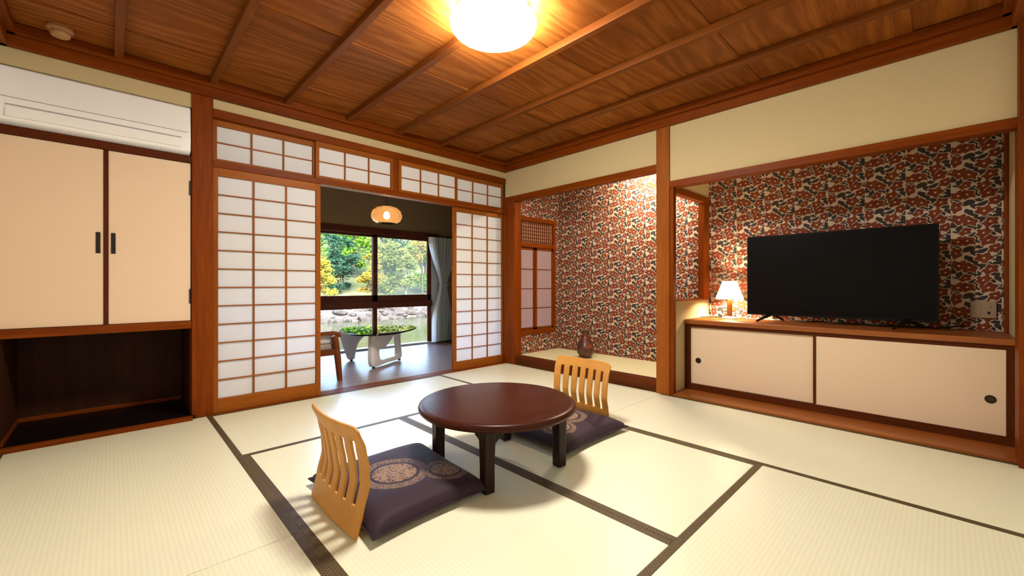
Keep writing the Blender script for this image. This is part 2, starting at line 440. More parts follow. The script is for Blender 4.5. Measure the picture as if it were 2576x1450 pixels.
def leaf_mat(name, c1, c2):
    m, nt = new_mat(name)
    nz = node(nt, 'TexNoise', {'Vector': objcoord(nt), 'Scale': 1.1, 'Detail': 4.0}).outputs[0]
    c = ramp(nt, nz, [(0.36, c1), (0.64, c2)])
    d = node(nt, 'BsdfDiffuse', {'Color': c}).outputs[0]
    t = node(nt, 'BsdfTranslucent', {'Color': c}).outputs[0]
    out(nt, node(nt, 'MixShader', {0: 0.4, 1: d, 2: t}).outputs[0])
leaf_mat('leaf_green', (0.020, 0.060, 0.006), (0.075, 0.16, 0.016))
leaf_mat('leaf_dark', (0.005, 0.018, 0.012), (0.014, 0.040, 0.024))
leaf_mat('leaf_yellow', (0.10, 0.095, 0.010), (0.17, 0.14, 0.020))
leaf_mat('leaf_orange', (0.13, 0.080, 0.014), (0.095, 0.10, 0.018))
leaf_mat('leaf_olive', (0.045, 0.065, 0.018), (0.10, 0.12, 0.035))

def ground_mat(name, stops, scale):
    m, nt = new_mat(name)
    nz = node(nt, 'TexNoise', {'Vector': objcoord(nt), 'Scale': scale, 'Detail': 8.0, 'Roughness': 0.65}).outputs[0]
    c = ramp(nt, nz, stops)
    out(nt, pbsdf(nt, c, 0.95, 0.1))
ground_mat('slope_grass', [(0.35, (0.016, 0.026, 0.006)), (0.5, (0.030, 0.038, 0.014)), (0.68, (0.048, 0.044, 0.027))], 0.9)
ground_mat('bank_gravel', [(0.35, (0.014, 0.012, 0.010)), (0.5, (0.026, 0.023, 0.020)), (0.68, (0.045, 0.042, 0.038))], 2.5)
ground_mat('bank_stone', [(0.3, (0.010, 0.009, 0.008)), (0.7, (0.025, 0.023, 0.021))], 3.0)
ground_mat('near_ground', [(0.3, (0.16, 0.17, 0.08)), (0.7, (0.34, 0.32, 0.22))], 2.0)
def water_mat():
    m, nt = new_mat('river_water')
    nz = node(nt, 'TexNoise', {'Vector': vmath(nt, 'MULTIPLY', objcoord(nt), (0.7, 2.2, 1)), 'Scale': 1.3, 'Detail': 4.0}).outputs[0]
    c = ramp(nt, nz, [(0.35, (0.012, 0.015, 0.007)), (0.65, (0.022, 0.025, 0.014))])
    out(nt, pbsdf(nt, c, 0.12, 0.5, 0, bump(nt, nz, 0.06, 0.05)))
water_mat()

# ------------------------------------------------------------------ mesh helpers
class MB:
    def __init__(self):
        self.v, self.f = [], []
    def box(self, x0, x1, y0, y1, z0, z1):
        b = len(self.v)
        self.v += [(x, y, z) for z in (z0, z1) for y in (y0, y1) for x in (x0, x1)]
        self.f += [tuple(b + i for i in q) for q in ((0, 2, 3, 1), (4, 5, 7, 6), (0, 1, 5, 4), (2, 6, 7, 3), (0, 4, 6, 2), (1, 3, 7, 5))]
        return self
    def lathe(self, prof, cx=0, cy=0, seg=32, cap=True):
        b = len(self.v)
        for r, z in prof:
            for k in range(seg):
                a = 2 * math.pi * k / seg
                self.v.append((cx + r * math.cos(a), cy + r * math.sin(a), z))
        for i in range(len(prof) - 1):
            for k in range(seg):
                k2 = (k + 1) % seg
                self.f.append((b + i * seg + k, b + i * seg + k2, b + (i + 1) * seg + k2, b + (i + 1) * seg + k))
        if cap:
            self.f.append(tuple(b + k for k in reversed(range(seg))))
            t = b + (len(prof) - 1) * seg
            self.f.append(tuple(t + k for k in range(seg)))
        return self
    def tube(self, pts, radii, seg=8):
        b = len(self.v)
        pts = [Vector(p) for p in pts]
        if not isinstance(radii, (list, tuple)): radii = [radii] * len(pts)
        prev = None
        for i, p in enumerate(pts):
            d = (pts[min(i + 1, len(pts) - 1)] - pts[max(i - 1, 0)]).normalized()
            ref = prev if prev is not None else (Vector((0, 0, 1)) if abs(d.z) < 0.9 else Vector((1, 0, 0)))
            s = d.cross(ref)
            if s.length < 1e-5: s = d.orthogonal()
            s.normalize(); t = s.cross(d).normalized(); prev = t
            for k in range(seg):
                a = 2 * math.pi * k / seg
                self.v.append(tuple(p + (s * math.cos(a) + t * math.sin(a)) * radii[i]))
        for i in range(len(pts) - 1):
            for k in range(seg):
                k2 = (k + 1) % seg
                self.f.append((b + i * seg + k, b + i * seg + k2, b + (i + 1) * seg + k2, b + (i + 1) * seg + k))
        self.f.append(tuple(b + k for k in reversed(range(seg))))
        t = b + (len(pts) - 1) * seg
        self.f.append(tuple(t + k for k in range(seg)))
        return self
    def slab(self, outline, origin, ua, va, thick):
        """closed outline in a plane (origin, axes ua/va), extruded by thick along ua x va, centred"""
        ua, va, o = Vector(ua).normalized(), Vector(va).normalized(), Vector(origin)
        n = ua.cross(va).normalized()
        b = len(self.v); k = len(outline)
        for s in (-0.5, 0.5):
            for (p, q) in outline:
                self.v.append(tuple(o + ua * p + va * q + n * thick * s))
        self.f.append(tuple(b + i for i in reversed(range(k))))
        self.f.append(tuple(b + k + i for i in range(k)))
        for i in range(k):
            j = (i + 1) % k
            self.f.append((b + i, b + j, b + k + j, b + k + i))
        return self
    def mesh(self, name, mat, bevel=0.0, smooth=False, segs=2):
        me = bpy.data.meshes.new(name)
        me.from_pydata(self.v, [], self.f)
        bm = bmesh.new(); bm.from_mesh(me)
        bmesh.ops.recalc_face_normals(bm, faces=bm.faces)
        if bevel:
            es = [e for e in bm.edges if len(e.link_faces) == 2 and e.calc_face_angle(0) > 0.5]
            bmesh.ops.bevel(bm, geom=es, offset=bevel, segments=segs, affect='EDGES', profile=0.5, clamp_overlap=True)
        bm.to_mesh(me); bm.free()
        if smooth:
            me.polygons.foreach_set('use_smooth', [True] * len(me.polygons))
            me.set_sharp_from_angle(angle=math.radians(40))
        me.materials.append(MATS[mat])
        return me
    def build(self, name, mat, parent=None, bevel=0.0, smooth=False, loc=None, segs=2):
        return link(name, self.mesh(name, mat, bevel, smooth, segs), parent, loc)

def link(name, me, parent=None, loc=None):
    o = bpy.data.objects.new(name, me)
    COL.objects.link(o)
    if parent is not None: o.parent = parent
    if loc is not None: o.location = loc
    return o
def tag(o, label=None, cat=None, group=None, kind=None):
    if label: o['label'] = label
    if cat: o['category'] = cat
    if group: o['group'] = group
    if kind: o['kind'] = kind
    return o
def thing(name, label, cat, loc=(0, 0, 0), rz=0.0, group=None):
    o = bpy.data.objects.new(name, None)
    COL.objects.link(o)
    o.empty_display_size = 0.1
    o.location = loc; o.rotation_euler = (0, 0, rz)
    return tag(o, label, cat, group)
def box(x0, x1, y0, y1, z0, z1):
    return MB().box(x0, x1, y0, y1, z0, z1)
def struct(name, mb, mat, label, cat, bevel=0.0):
    return tag(mb.build(name, mat, None, bevel), label, cat, None, 'structure')

XL, YB = -3.886, -3.965
CZ = 2.41          # ceiling board underside
_trim = [0]
def trim(mb, mat, label, cat='beam', bevel=0.003):
    _trim[0] += 1
    return struct('trim_%d' % _trim[0], mb, mat, label, cat, bevel)

# ------------------------------------------------------------------ room shell
struct('floor', box(XL - 0.1, 0.15, YB - 0.1, 0.1, -0.16, -0.052), 'roof_dark', 'dark subfloor under the woven mats', 'floor')

# ceiling: lapped boards along x, battens along y
ceil = struct('ceiling', box(XL - 0.1, 0.1, YB - 0.1, 0.08, CZ + 0.03, CZ + 0.10), 'roof_dark', 'panelled dark cedar ceiling of lapped boards', 'ceiling')
PITCH = 0.395
bme = MB().box(XL, 0.0, 0, PITCH + 0.012, 0, 0.010).mesh('ceiling_board', 'ceiling_board_wood', 0.002)
for k in range(11):
    y0 = -PITCH * (k + 1)
    o = link('ceiling_board', bme, ceil, (0, y0, CZ + (0.0035 if k % 2 else 0.0)))
    # slight lap tilt: one long edge rides on the neighbour
    o.rotation_euler = (math.radians(0.55), 0, 0)
bat = MB().box(-0.021, 0.021, YB, -0.03, CZ - 0.042, CZ + 0.004).mesh('ceiling_batten', 'batten_wood', 0.004)
for x in (-3.39, -2.902, -2.42, -1.935, -1.455, -0.966, -0.48):
    link('ceiling_batten', bat, ceil, (x, 0, 0))
# cornice, four sides in two steps
def cornice(x0, x1, y0, y1, nx, ny, mat, label):
    m = MB()
    if ny:
        m.box(x0, x1, y0, y0 + ny * 0.040, 2.288, 2.352); m.box(x0, x1, y0, y0 + ny * 0.072, 2.352, CZ)
    else:
        m.box(x0, x0 + nx * 0.040, y0, y1, 2.288, 2.352); m.box(x0, x0 + nx * 0.072, y0, y1, 2.352, CZ)
    trim(m, mat, label, 'cornice')
cornice(XL, 0.0, 0.0, 0, 0, -1, 'timber_x', 'brown cornice along the screen wall')
cornice(0.0, 0, YB, 0.0, -1, 0, 'timber_y', 'brown cornice along the alcove wall')
cornice(XL, 0, YB, 0.0, 1, 0, 'timber_y', 'brown cornice along the near left wall')
cornice(XL, 0.0, YB, 0, 0, 1, 'timber_x', 'brown cornice along the near wall')

# near walls (behind and beside the camera)
struct('wall_left', box(XL - 0.08, XL, YB - 0.1, 0.7, -0.05, 2.45), 'fusuma_paper', 'cream plaster wall at the far left', 'wall')
struct('wall_near', box(XL - 0.1, 0.075, YB - 0.14, YB, -0.05, 2.45), 'fusuma_paper', 'cream plaster wall beside the camera', 'wall')
# wall A plaster (above screens, above the air conditioner)
m = MB().box(-2.90, 0.06, 0.0, 0.06, 2.215, 2.45).box(XL, -3.01, 0.0, 0.06, 2.19, 2.45)
struct('wall_back', m, 'plaster_cream', 'cream plaster band above the paper screens and air conditioner', 'wall')
# wall B plaster
struct('wall_right', MB().box(0.0, 0.06, -1.95, -0.0, 1.985, 2.45).box(0.0, 0.06, YB - 0.02, -2.05, 1.815, 2.45), 'plaster_cream', 'cream plaster band above the two alcoves', 'wall')

# posts
trim(box(-3.018, -2.893, -0.014, 0.11, -0.02, 2.30), 'timber_z', 'thick brown post between the tall cupboard and the screens', 'post', 0.006)
trim(box(-0.008, 0.10, -0.172, 0.06, -0.02, 1.99), 'timber_z', 'brown corner post between screens and flower alcove', 'post', 0.004)
trim(box(-0.018, 0.10, -2.06, -1.942, -0.02, 2.30), 'alcove_post_wood', 'brown post between the flower alcove and the television alcove', 'post', 0.006)
trim(box(-0.005, 0.045, -2.092, -2.06, 0.0, 1.765), 'timber_z', 'thin brown jamb beside the television alcove post', 'post')
trim(box(-0.075, 0.10, YB - 0.02, YB + 0.018, -0.02, 2.30), 'timber_z', 'brown corner post at the far right', 'post')
# lintels of wall B
trim(box(-0.014, 0.055, -1.942, -0.172, 1.921, 1.987), 'timber_y', 'brown lintel above the flower alcove')
trim(box(-0.014, 0.075, YB, -2.06, 1.764, 1.819), 'timber_y', 'brown lintel above the television alcove')
# wall A beams
trim(box(-2.893, 0.0, -0.012, 0.075, 2.157, 2.218), 'timber_x', 'brown beam above the transom screens')
trim(box(-2.893, 0.0, -0.006, 0.085, 1.797, 1.845), 'timber_x', 'brown lintel between transom and sliding screens')
trim(box(-1.465, -1.408, -0.002, 0.07, 1.845, 2.157), 'timber_z', 'brown mullion in the middle of the transom', 'post')
trim(box(-2.893, 0.0, -0.03, 0.115, -0.03, 0.004), 'timber_x', 'brown wooden track sill under the sliding screens', 'sill')

# ------------------------------------------------------------------ tatami
def tatami(x0, x1, y0, y1, axis, label):
    """x0<x1, y0<y1; border cloth on the two long edges"""
    cx, cy = (x0 + x1) / 2, (y0 + y1) / 2
    t = thing('tatami_mat', label, 'tatami mat', (cx, cy, -0.05), 0, 'tatami mats of the room floor')
    hx, hy = (x1 - x0) / 2 - 0.001, (y1 - y0) / 2 - 0.001
    BW = 0.031
    box(-hx, hx, -hy, hy, 0.0, 0.05).build('rush_surface', 'tatami_' + axis, t, 0.003)
    for s in (-1, 1):
        if axis == 'x':
            b = box(-hx, hx, min(s * hy, s * (hy - BW)), max(s * hy, s * (hy - BW)), 0.049, 0.0518)
        else:
            b = box(min(s * hx, s * (hx - BW)), max(s * hx, s * (hx - BW)), -hy, hy, 0.049, 0.0518)
        tag(b.build('cloth_border', 'mat_border_cloth', t, 0.001), 'dark brown woven cloth border')
    return t
X1, X2, X3, Y1, Y2, Y3 = -2.905, -1.945, -0.985, -1.03, -1.985, -2.995
tatami(XL, X1, Y2, -0.03, 'y', 'tatami mat at far left in front of the tall cupboard')
tatami(XL, X1, YB, Y2, 'y', 'tatami mat nearest the camera at the bottom left corner')
tatami(X1, X3, Y1, -0.03, 'x', 'bright tatami mat along the open sliding screens')
tatami(X1, X2, Y3, Y1, 'y', 'tatami mat under the front floor chair and cushion')
tatami(X2, X3, Y3, Y1, 'y', 'tatami mat under the rear floor chair and table edge')
tatami(X3, 0.03, Y2, -0.03, 'y', 'tatami mat in front of the flower alcove step')
tatami(X3, -0.005, YB, Y2, 'y', 'tatami mat in front of the television alcove board')
tatami(X1, X3, YB, Y3, 'x', 'tatami mat at bottom right with ridges running to the right')

# ------------------------------------------------------------------ paper screens
def screen(name, label, cat, x0, x1, y, z0, z1, cols, rows, sl, sr, rt, rb, paper, group, thick=0.03, bw=0.010, frame='shoji_wood', pull=None, bars_at=None):
    t = thing(name, label, cat, (x0, y, z0), 0, group)
    W, H = x1 - x0, z1 - z0
    box(0, sl, 0, thick, 0, H).build('stile', frame + '_z', t, 0.002)
    box(W - sr, W, 0, thick, 0, H).build('stile', frame + '_z', t, 0.002)
    box(sl, W - sr, 0, thick, H - rt, H).build('top_rail', frame + '_x', t, 0.002)
    box(sl, W - sr, 0, thick, 0, rb).build('bottom_rail', frame + '_x', t, 0.002)
    iw, ih = W - sl - sr, H - rt - rb
    pw, ph = iw / cols, ih / rows
    vb = MB().box(-bw / 2, bw / 2, 0.002, 0.016, 0, ih).mesh('vertical_bar', frame + '_z')
    hb = MB().box(0, iw, 0.005, 0.016, -bw / 2 * 0.8, bw / 2 * 0.8).mesh('horizontal_bar', frame + '_x')
    for i in range(1, cols): link('vertical_bar', vb, t, (sl + pw * i, 0, rb))
    for j in range(1, rows): link('horizontal_bar', hb, t, (sl, 0, rb + ph * j))
    pm = MB().box(-pw / 2 + bw * 0.3, pw / 2 - bw * 0.3, 0.0165, 0.0172, -ph / 2 + bw * 0.25, ph / 2 - bw * 0.25).mesh('paper_pane', paper)
    for i in range(cols):
        for j in range(rows):
            link('paper_pane', pm, t, (sl + pw * (i + 0.5), 0, rb + ph * (j + 0.5)))
    return t, (sl, rb, iw, ih)
screen('shoji_screen', 'tall sliding paper screen left of the veranda opening', 'shoji screen', -2.893, -2.142, 0.002, 0.004, 1.797, 3, 12, 0.030, 0.036, 0.060, 0.100, 'shoji_paper', 'sliding shoji screens')
screen('shoji_screen', 'tall sliding paper screen right of the veranda opening', 'shoji screen', -0.735, 0.010, 0.040, 0.004, 1.797, 3, 12, 0.042, 0.030, 0.050, 0.085, 'shoji_paper', 'sliding shoji screens')
for (x0, x1, yy, lab) in ((-2.893, -2.168, 0.034, 'transom paper screen above the left sliding screen'), (-2.180, -1.465, 0.004, 'second transom paper screen from the thick post'),
                          (-1.408, -0.705, 0.004, 'third transom paper screen from the thick post'), (-0.715, 0.0, 0.034, 'transom paper screen above the right sliding screen')):
    screen('transom_screen', lab, 'shoji screen', x0, x1, yy, 1.845, 2.157, 3, 2, 0.028, 0.026, 0.044, 0.024, 'shoji_paper', 'transom paper screens', 0.026)

# ------------------------------------------------------------------ tall wall cupboard on the left
t = thing('wall_cupboard', 'tall built-in cupboard with two cream doors over a dark recess', 'cupboard', (XL, 0.0, 0.0))
Wc = -3.018 - XL
box(0, Wc, -0.012, 0.60, 1.795, 1.846).build('top_rail', 'timber_dark_x', t, 0.003)
box(0, Wc, -0.014, 0.60, 0.632, 0.686).build('bottom_board', 'timber_x', t, 0.004)
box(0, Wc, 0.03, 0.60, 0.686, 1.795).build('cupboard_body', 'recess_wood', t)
xd = -3.4485 - XL
for (a, b, hx) in ((0.0, xd - 0.011, -3.484 - XL), (xd + 0.011, Wc - 0.004, -3.415 - XL)):
    d = box(a, b, 0.002, 0.026, 0.688, 1.793).build('cupboard_door', 'door_paper_cream', t, 0.002)
    box(hx - 0.0105, hx + 0.0105, -0.003, 0.004, 1.138, 1.270).build('recessed_pull', 'dark_metal', d, 0.002)
box(xd - 0.011, xd + 0.011, -0.004, 0.026, 0.688, 1.793).build('centre_stile', 'timber_dark_z', t, 0.002)
for z in (0.86, 1.62):
    box(Wc - 0.012, Wc - 0.002, -0.006, 0.004, z - 0.05, z + 0.05).build('hinge', 'dark_metal', t, 0.001)
# recess under it
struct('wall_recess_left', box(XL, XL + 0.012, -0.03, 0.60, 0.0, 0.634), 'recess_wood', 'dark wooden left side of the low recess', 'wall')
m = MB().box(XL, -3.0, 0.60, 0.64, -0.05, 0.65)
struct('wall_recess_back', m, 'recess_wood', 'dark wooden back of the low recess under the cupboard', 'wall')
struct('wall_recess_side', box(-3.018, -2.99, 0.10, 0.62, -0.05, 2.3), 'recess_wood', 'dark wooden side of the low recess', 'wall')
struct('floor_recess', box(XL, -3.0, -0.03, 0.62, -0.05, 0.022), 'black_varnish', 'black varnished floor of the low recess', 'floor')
trim(MB().box(XL, -3.018, 0.575, 0.60, 0.022, 0.05).box(XL, XL + 0.02, 0.0, 0.6, 0.022, 0.05), 'timber_x', 'thin brown skirting inside the low recess', 'skirting')
trim(box(XL, -3.018, -0.075, -0.03, -0.05, 0.026), 'timber_x', 'light brown threshold of the low recess', 'sill')

# ------------------------------------------------------------------ built-in air conditioner
t = thing('air_conditioner', 'white wall air conditioner above the tall cupboard', 'air conditioner', (XL, 0.0, 1.848))
W = -3.02 - XL
def ac_profile(inset=0.0):
    return [(0.28, 0.0), (0.02, 0.0), (-0.012, 0.03), (-0.020, 0.10), (-0.020, 0.15), (-0.004, 0.33), (0.02, 0.342), (0.28, 0.342)]
m = MB().slab(ac_profile(), (W / 2, 0, 0), (0, 1, 0), (0, 0, 1), W - 0.006)
m.build('housing', 'appliance_white', t, 0.006)
box(0.03, W - 0.055, -0.0245, -0.012, 0.045, 0.108).build('outlet_flap', 'appliance_white', t, 0.004)
box(0.03, W - 0.055, -0.0215, -0.010, 0.108, 0.116).build('outlet_slot', 'appliance_slot_grey', t, 0.001)
box(0.0, W - 0.02, -0.0212, -0.010, 0.152, 0.157).build('panel_seam', 'appliance_slot_grey', t, 0.001)
struct('wall_cupboard_back', box(XL, -3.0, 0.60, 0.64, 0.65, 2.45), 'recess_wood', 'hidden rear wall behind the cupboard and air conditioner', 'wall')

# ------------------------------------------------------------------ flower alcove (tokonoma)
XBK = 0.82
struct('wall_alcove_back', box(XBK, XBK + 0.05, YB - 0.05, -0.10, -0.05, 2.3), 'wallpaper_back', 'red camellia wallpaper on the back wall of both alcoves', 'wall')
m = MB()
SY0, SY1 = -0.145, -0.105
m.box(0.10, XBK, SY0, SY1, 1.765, 2.30); m.box(0.10, XBK, SY0, SY1, -0.05, 0.325); m.box(0.752, XBK, SY0, SY1, 0.325, 1.765)
m.box(0.04, 0.10, SY0, SY1, 1.765, 2.30); m.box(0.04, 0.10, SY0, SY1, -0.05, 0.325)
struct('wall_alcove_side', m, 'wallpaper_side', 'red camellia wallpaper around the small lattice window', 'wall')
struct('ceiling_alcove', box(0.055, XBK, -2.05, -0.10, 2.20, 2.25), 'timber_y', 'wooden ceiling inside the flower alcove', 'ceiling')
trim(box(0.0, 0.10, -1.942, -0.172, -0.03, 0.104), 'timber_dark_y', 'dark brown front beam of the raised alcove floor', 'beam', 0.006)
struct('floor_alcove', box(0.10, XBK, -2.0, -0.145, 0.03, 0.104), 'tatami_alcove', 'pale woven floor of the flower alcove', 'floor')
# lattice window in the side wall
wn1 = tag(bpy.data.objects.new('window_1', None), 'small wooden lattice window with two sliding paper panels in the alcove side', 'window', None, 'structure')
COL.objects.link(wn1); wn1.location = (0.02, SY0, 0.325)
def wbox(x0, x1, z0, z1, name, mat, y0=-0.012, y1=0.035, bevel=0.002, parent=wn1):
    return box(x0 - 0.02, x1 - 0.02, y0, y1, z0 - 0.325, z1 - 0.325).build(name, mat, parent, bevel)
wbox(0.02, 0.752, 1.718, 1.768, 'head_rail', 'timber_x', -0.02)
wbox(0.02, 0.752, 1.402, 1.455, 'middle_rail', 'timber_x', -0.016)
wbox(0.02, 0.752, 0.325, 0.385, 'sill_rail', 'timber_x', -0.016)
wbox(0.712, 0.752, 0.385, 1.718, 'jamb', 'timber_z')
wbox(0.10, 0.712, 1.46, 1.715, 'lattice_backing', 'lattice_paper', 0.028, 0.029, 0)
vb = box(-0.003, 0.003, -0.006, 0.006, 0, 0.255).mesh('lattice_bar', 'timber_z')
hb = box(0, 0.60, -0.004, 0.008, -0.003, 0.003).mesh('lattice_bar', 'timber_x')
for i in range(17): link('lattice_bar', vb, wn1, (0.07 + i * 0.0375 - 0.02, 0.01, 1.46 - 0.325))
for j in range(6): link('lattice_bar', hb, wn1, (0.07 - 0.02, 0.01, 1.48 + j * 0.043 - 0.325))
for (xa, xb, yy) in ((0.03, 0.385, 0.014), (0.375, 0.712, -0.004)):
    fr = MB()
    fr.box(xa, xa + 0.03, yy, yy + 0.016, 0.385, 1.402); fr.box(xb - 0.03, xb, yy, yy + 0.016, 0.385, 1.402)
    fr.box(xa, xb, yy, yy + 0.016, 1.372, 1.402); fr.box(xa, xb, yy, yy + 0.016, 0.385, 0.41)
    fr.v = [(x - 0.02, y, z - 0.325) for x, y, z in fr.v]
    p = fr.build('sliding_panel', 'timber_z', wn1, 0.001)
    n = 4
    for j in range(n):
        za = 0.41 + (1.372 - 0.41) * j / n; zb = 0.41 + (1.372 - 0.41) * (j + 1) / n
        wbox(xa + 0.03, xb - 0.03, za + 0.004, zb - 0.004, 'paper_pane', 'striped_pane', yy + 0.009, yy + 0.010, 0, p)
        if j: wbox(xa + 0.03, xb - 0.03, za - 0.004, za + 0.004, 'panel_bar', 'timber_x', yy + 0.003, yy + 0.009, 0, p)
# concealed tube lamp behind the lintel
t = thing('alcove_tube_lamp', 'slim tube lamp tucked under the flower alcove ceiling', 'lamp', (0.50, -1.50, 2.20))
box(-0.03, 0.03, -0.20, 0.20, -0.03, 0.0).build('lamp_channel', 'appliance_white', t, 0.004)
m = MB().tube([(0, -0.18, -0.045), (0, 0.18, -0.045)], 0.013, 12)
m.build('lamp_tube', 'tube_glow', t, 0, True)

# vase
t = thing('bottle_vase', 'dark reddish brown bottle vase on the woven alcove floor', 'vase', (0.485, -0.825, 0.104))
prof = [(0.040, 0.0), (0.062, 0.012), (0.092, 0.055), (0.101, 0.095), (0.096, 0.135), (0.075, 0.180), (0.052, 0.215), (0.036, 0.245), (0.032, 0.265), (0.040, 0.290), (0.046, 0.302), (0.040, 0.304), (0.028, 0.285), (0.024, 0.262)]
MB().lathe(prof, 0, 0, 40).build('vase_body', 'vase_glaze', t, 0, True)
MB().lathe([(0.041, 0.294), (0.049, 0.301), (0.049, 0.307), (0.040, 0.308), (0.036, 0.300)], 0, 0, 40).build('vase_lip', 'vase_glaze', t, 0, True)

# ------------------------------------------------------------------ television alcove
YP = -2.066
m = MB().box(0.05, XBK, YP, YP + 0.05, -0.05, 0.795)
m.box(0.05, XBK, YP, YP + 0.05, 1.795, 2.25)
struct('wall_partition', m, 'plaster_cream', 'low cream partition between the two alcoves', 'wall')
trim(box(0.05, XBK, YP - 0.003, YP + 0.055, 0.795, 0.812), 'timber_x', 'light wooden cap on the low partition', 'cap')
trim(box(0.05, XBK, YP - 0.006, YP + 0.056, 1.735, 1.795), 'timber_x', 'brown beam over the opening between alcoves')
trim(box(0.70, XBK, YP - 0.006, YP + 0.056, 0.812, 1.735), 'timber_z', 'orange brown rear post between the alcoves', 'post')
struct('ceiling_tv_alcove', box(0.05, XBK, YB, YP, 1.95, 2.0), 'plaster_cream', 'cream ceiling strip inside the television alcove', 'ceiling')
struct('wall_tv_alcove_side', box(0.08, XBK, YB - 0.05, YB - 0.006, 0.0, 2.0), 'plaster_cream', 'cream side wall right of the television', 'wall')
trim(box(0.74, XBK, YB - 0.006, YB + 0.012, 0.63, 1.95), 'timber_z', 'brown edging strip right of the wallpaper', 'post')
struct('floor_tv_alcove', box(-0.004, 0.36, YB, -2.06, -0.05, 0.016), 'board_wood_y', 'polished brown floor board in front of the low cabinet', 'floor', 0.003)

# low sliding-door cabinet
CX = 0.27
t = thing('low_cabinet', 'long low built-in cabinet with two cream sliding doors under the television', 'cabinet', (CX, (YB + YP) / 2, 0.016))
hl = (YP - YB) / 2 - 0.001
cz = 0.016
L = lambda *a: box(a[0], a[1], a[2], a[3], a[4] - cz, a[5] - cz)
L(-0.012, XBK - CX - 0.002, -hl, hl, 0.592, 0.630).build('cabinet_top', 'board_wood_y', t, 0.004)
L(0.0, 0.03, -hl, hl, 0.565, 0.592).build('upper_track', 'timber_dark_y', t, 0.002)
L(-0.004, 0.03, -hl, hl, cz, 0.068).build('lower_track', 'timber_dark_y', t, 0.002)
L(0.0, 0.03, hl - 0.048, hl, 0.068, 0.565).build('end_stile', 'timber_dark_z', t, 0.002)
L(0.0, 0.03, -hl, -hl + 0.036, 0.068, 0.565).build('end_stile', 'timber_dark_z', t, 0.002)
L(0.045, 0.52, -hl, hl, cz, 0.59).build('cabinet_body', 'recess_wood', t)
yc = (YB + YP) / 2
ymid = -3.030 - yc
d1 = L(0.020, 0.038, ymid, hl - 0.048, 0.068, 0.565).build('sliding_door', 'cabinet_paper_cream', t, 0.001)
d2 = L(0.004, 0.020, -hl + 0.036, ymid, 0.068, 0.565).build('sliding_door', 'cabinet_paper_cream', t, 0.001)
L(0.000, 0.021, ymid - 0.002, ymid + 0.016, 0.068, 0.565).build('meeting_stile', 'timber_dark_z', t, 0.001)
def pull(parent, x, y, z):
    m = MB()
    prof = [(0.0235, 0.0), (0.0235, 0.004), (0.019, 0.005), (0.016, 0.001), (0.008, 0.0005)]
    m.lathe(prof, 0, 0, 24)
    m.v = [(x - h, y + a, z + b) for a, b, h in m.v]
    tag(m.build('round_pull', 'bronze_pull', parent, 0, True), 'round dark bronze finger pull')
pull(d1, 0.020, -2.180 - yc, 0.274 - cz)
pull(d2, 0.004, -3.868 - yc, 0.271 - cz)

# television
t = thing('television', 'large black flat television on two splayed feet', 'television', (0.55, -3.074, 0.630))
HW = 0.583
def tvb(x0, x1, y0, y1, z0, z1): return box(x0, x1, y0, y1, z0 - 0.63, z1 - 0.63)
tvb(0.0, 0.028, -HW, HW, 0.683, 1.352).build('housing', 'black_plastic', t, 0.004)
tvb(-0.001, 0.002, -HW + 0.008, HW - 0.008, 0.697, 1.344).build('screen', 'tv_screen', t, 0)
tvb(0.028, 0.075, -0.38, 0.38, 0.69, 1.05).build('rear_cover', 'black_plastic', t, 0.012)
for s in (-1, 1):
    y = 0.40 * s + (0.0 if s > 0 else -0.04)
    m = MB()
    for dx, dy in ((-0.13, 0.075), (0.13, -0.055)):
        m.tube([(0.014, y, 0.066), (0.014 + dx * 0.3, y + dy * 0.3, 0.050), (0.014 + dx, y + dy, 0.008)], [0.016, 0.014, 0.008], 8)
    m.build('stand_foot', 'black_plastic', t, 0, True)

# table lamp
t = thing('table_lamp', 'lit table lamp with cream shade and wooden stem beside the television', 'lamp', (0.66, -2.312, 0.630))
MB().lathe([(0.060, 0.0), (0.062, 0.006), (0.058, 0.014), (0.030, 0.020), (0.012, 0.024)], 0, 0, 32).build('base', 'white_lacquer', t, 0, True)
MB().lathe([(0.020, 0.020), (0.022, 0.05), (0.022, 0.10), (0.018, 0.150), (0.012, 0.18)], 0, 0, 24).build('stem', 'lamp_wood', t, 0, True)
MB().lathe([(0.116, 0.180), (0.113, 0.186), (0.060, 0.336), (0.058, 0.342)], 0, 0, 40, False).build('shade', 'lamp_shade_fabric', t, 0, True)
MB().lathe([(0.012, 0.205), (0.026, 0.232), (0.030, 0.258), (0.024, 0.282), (0.006, 0.292)], 0, 0, 20).build('bulb', 'table_bulb_glow', t, 0, True)
m = MB().tube([(0.06, 0.0, 0.006), (0.07, 0.08, 0.005), (0.04, 0.17, 0.005), (-0.06, 0.235, 0.005)], 0.004, 8)
m.build('power_cord', 'black_cable', t, 0, True)
# cables behind the television
cab = MB().tube([(0.74, -2.80, 0.637), (0.70, -2.90, 0.637), (0.76, -3.00, 0.638), (0.70, -3.12, 0.637), (0.75, -3.24, 0.637), (0.69, -3.36, 0.637), (0.74, -3.50, 0.637), (0.72, -3.64, 0.638), (0.79, -3.78, 0.66)], 0.006, 8)
tag(cab.build('television_cable', 'black_cable', None, 0, True), 'black cable lying on the cabinet under the television', 'cable')
cab = MB().tube([(0.74, -2.42, 0.636), (0.70, -2.50, 0.636), (0.73, -2.58, 0.636), (0.69, -2.66, 0.636), (0.75, -2.75, 0.636)], 0.005, 8)
tag(cab.build('lamp_cable', 'white_cable', None, 0, True), 'pale cable running from table lamp under television', 'cable')
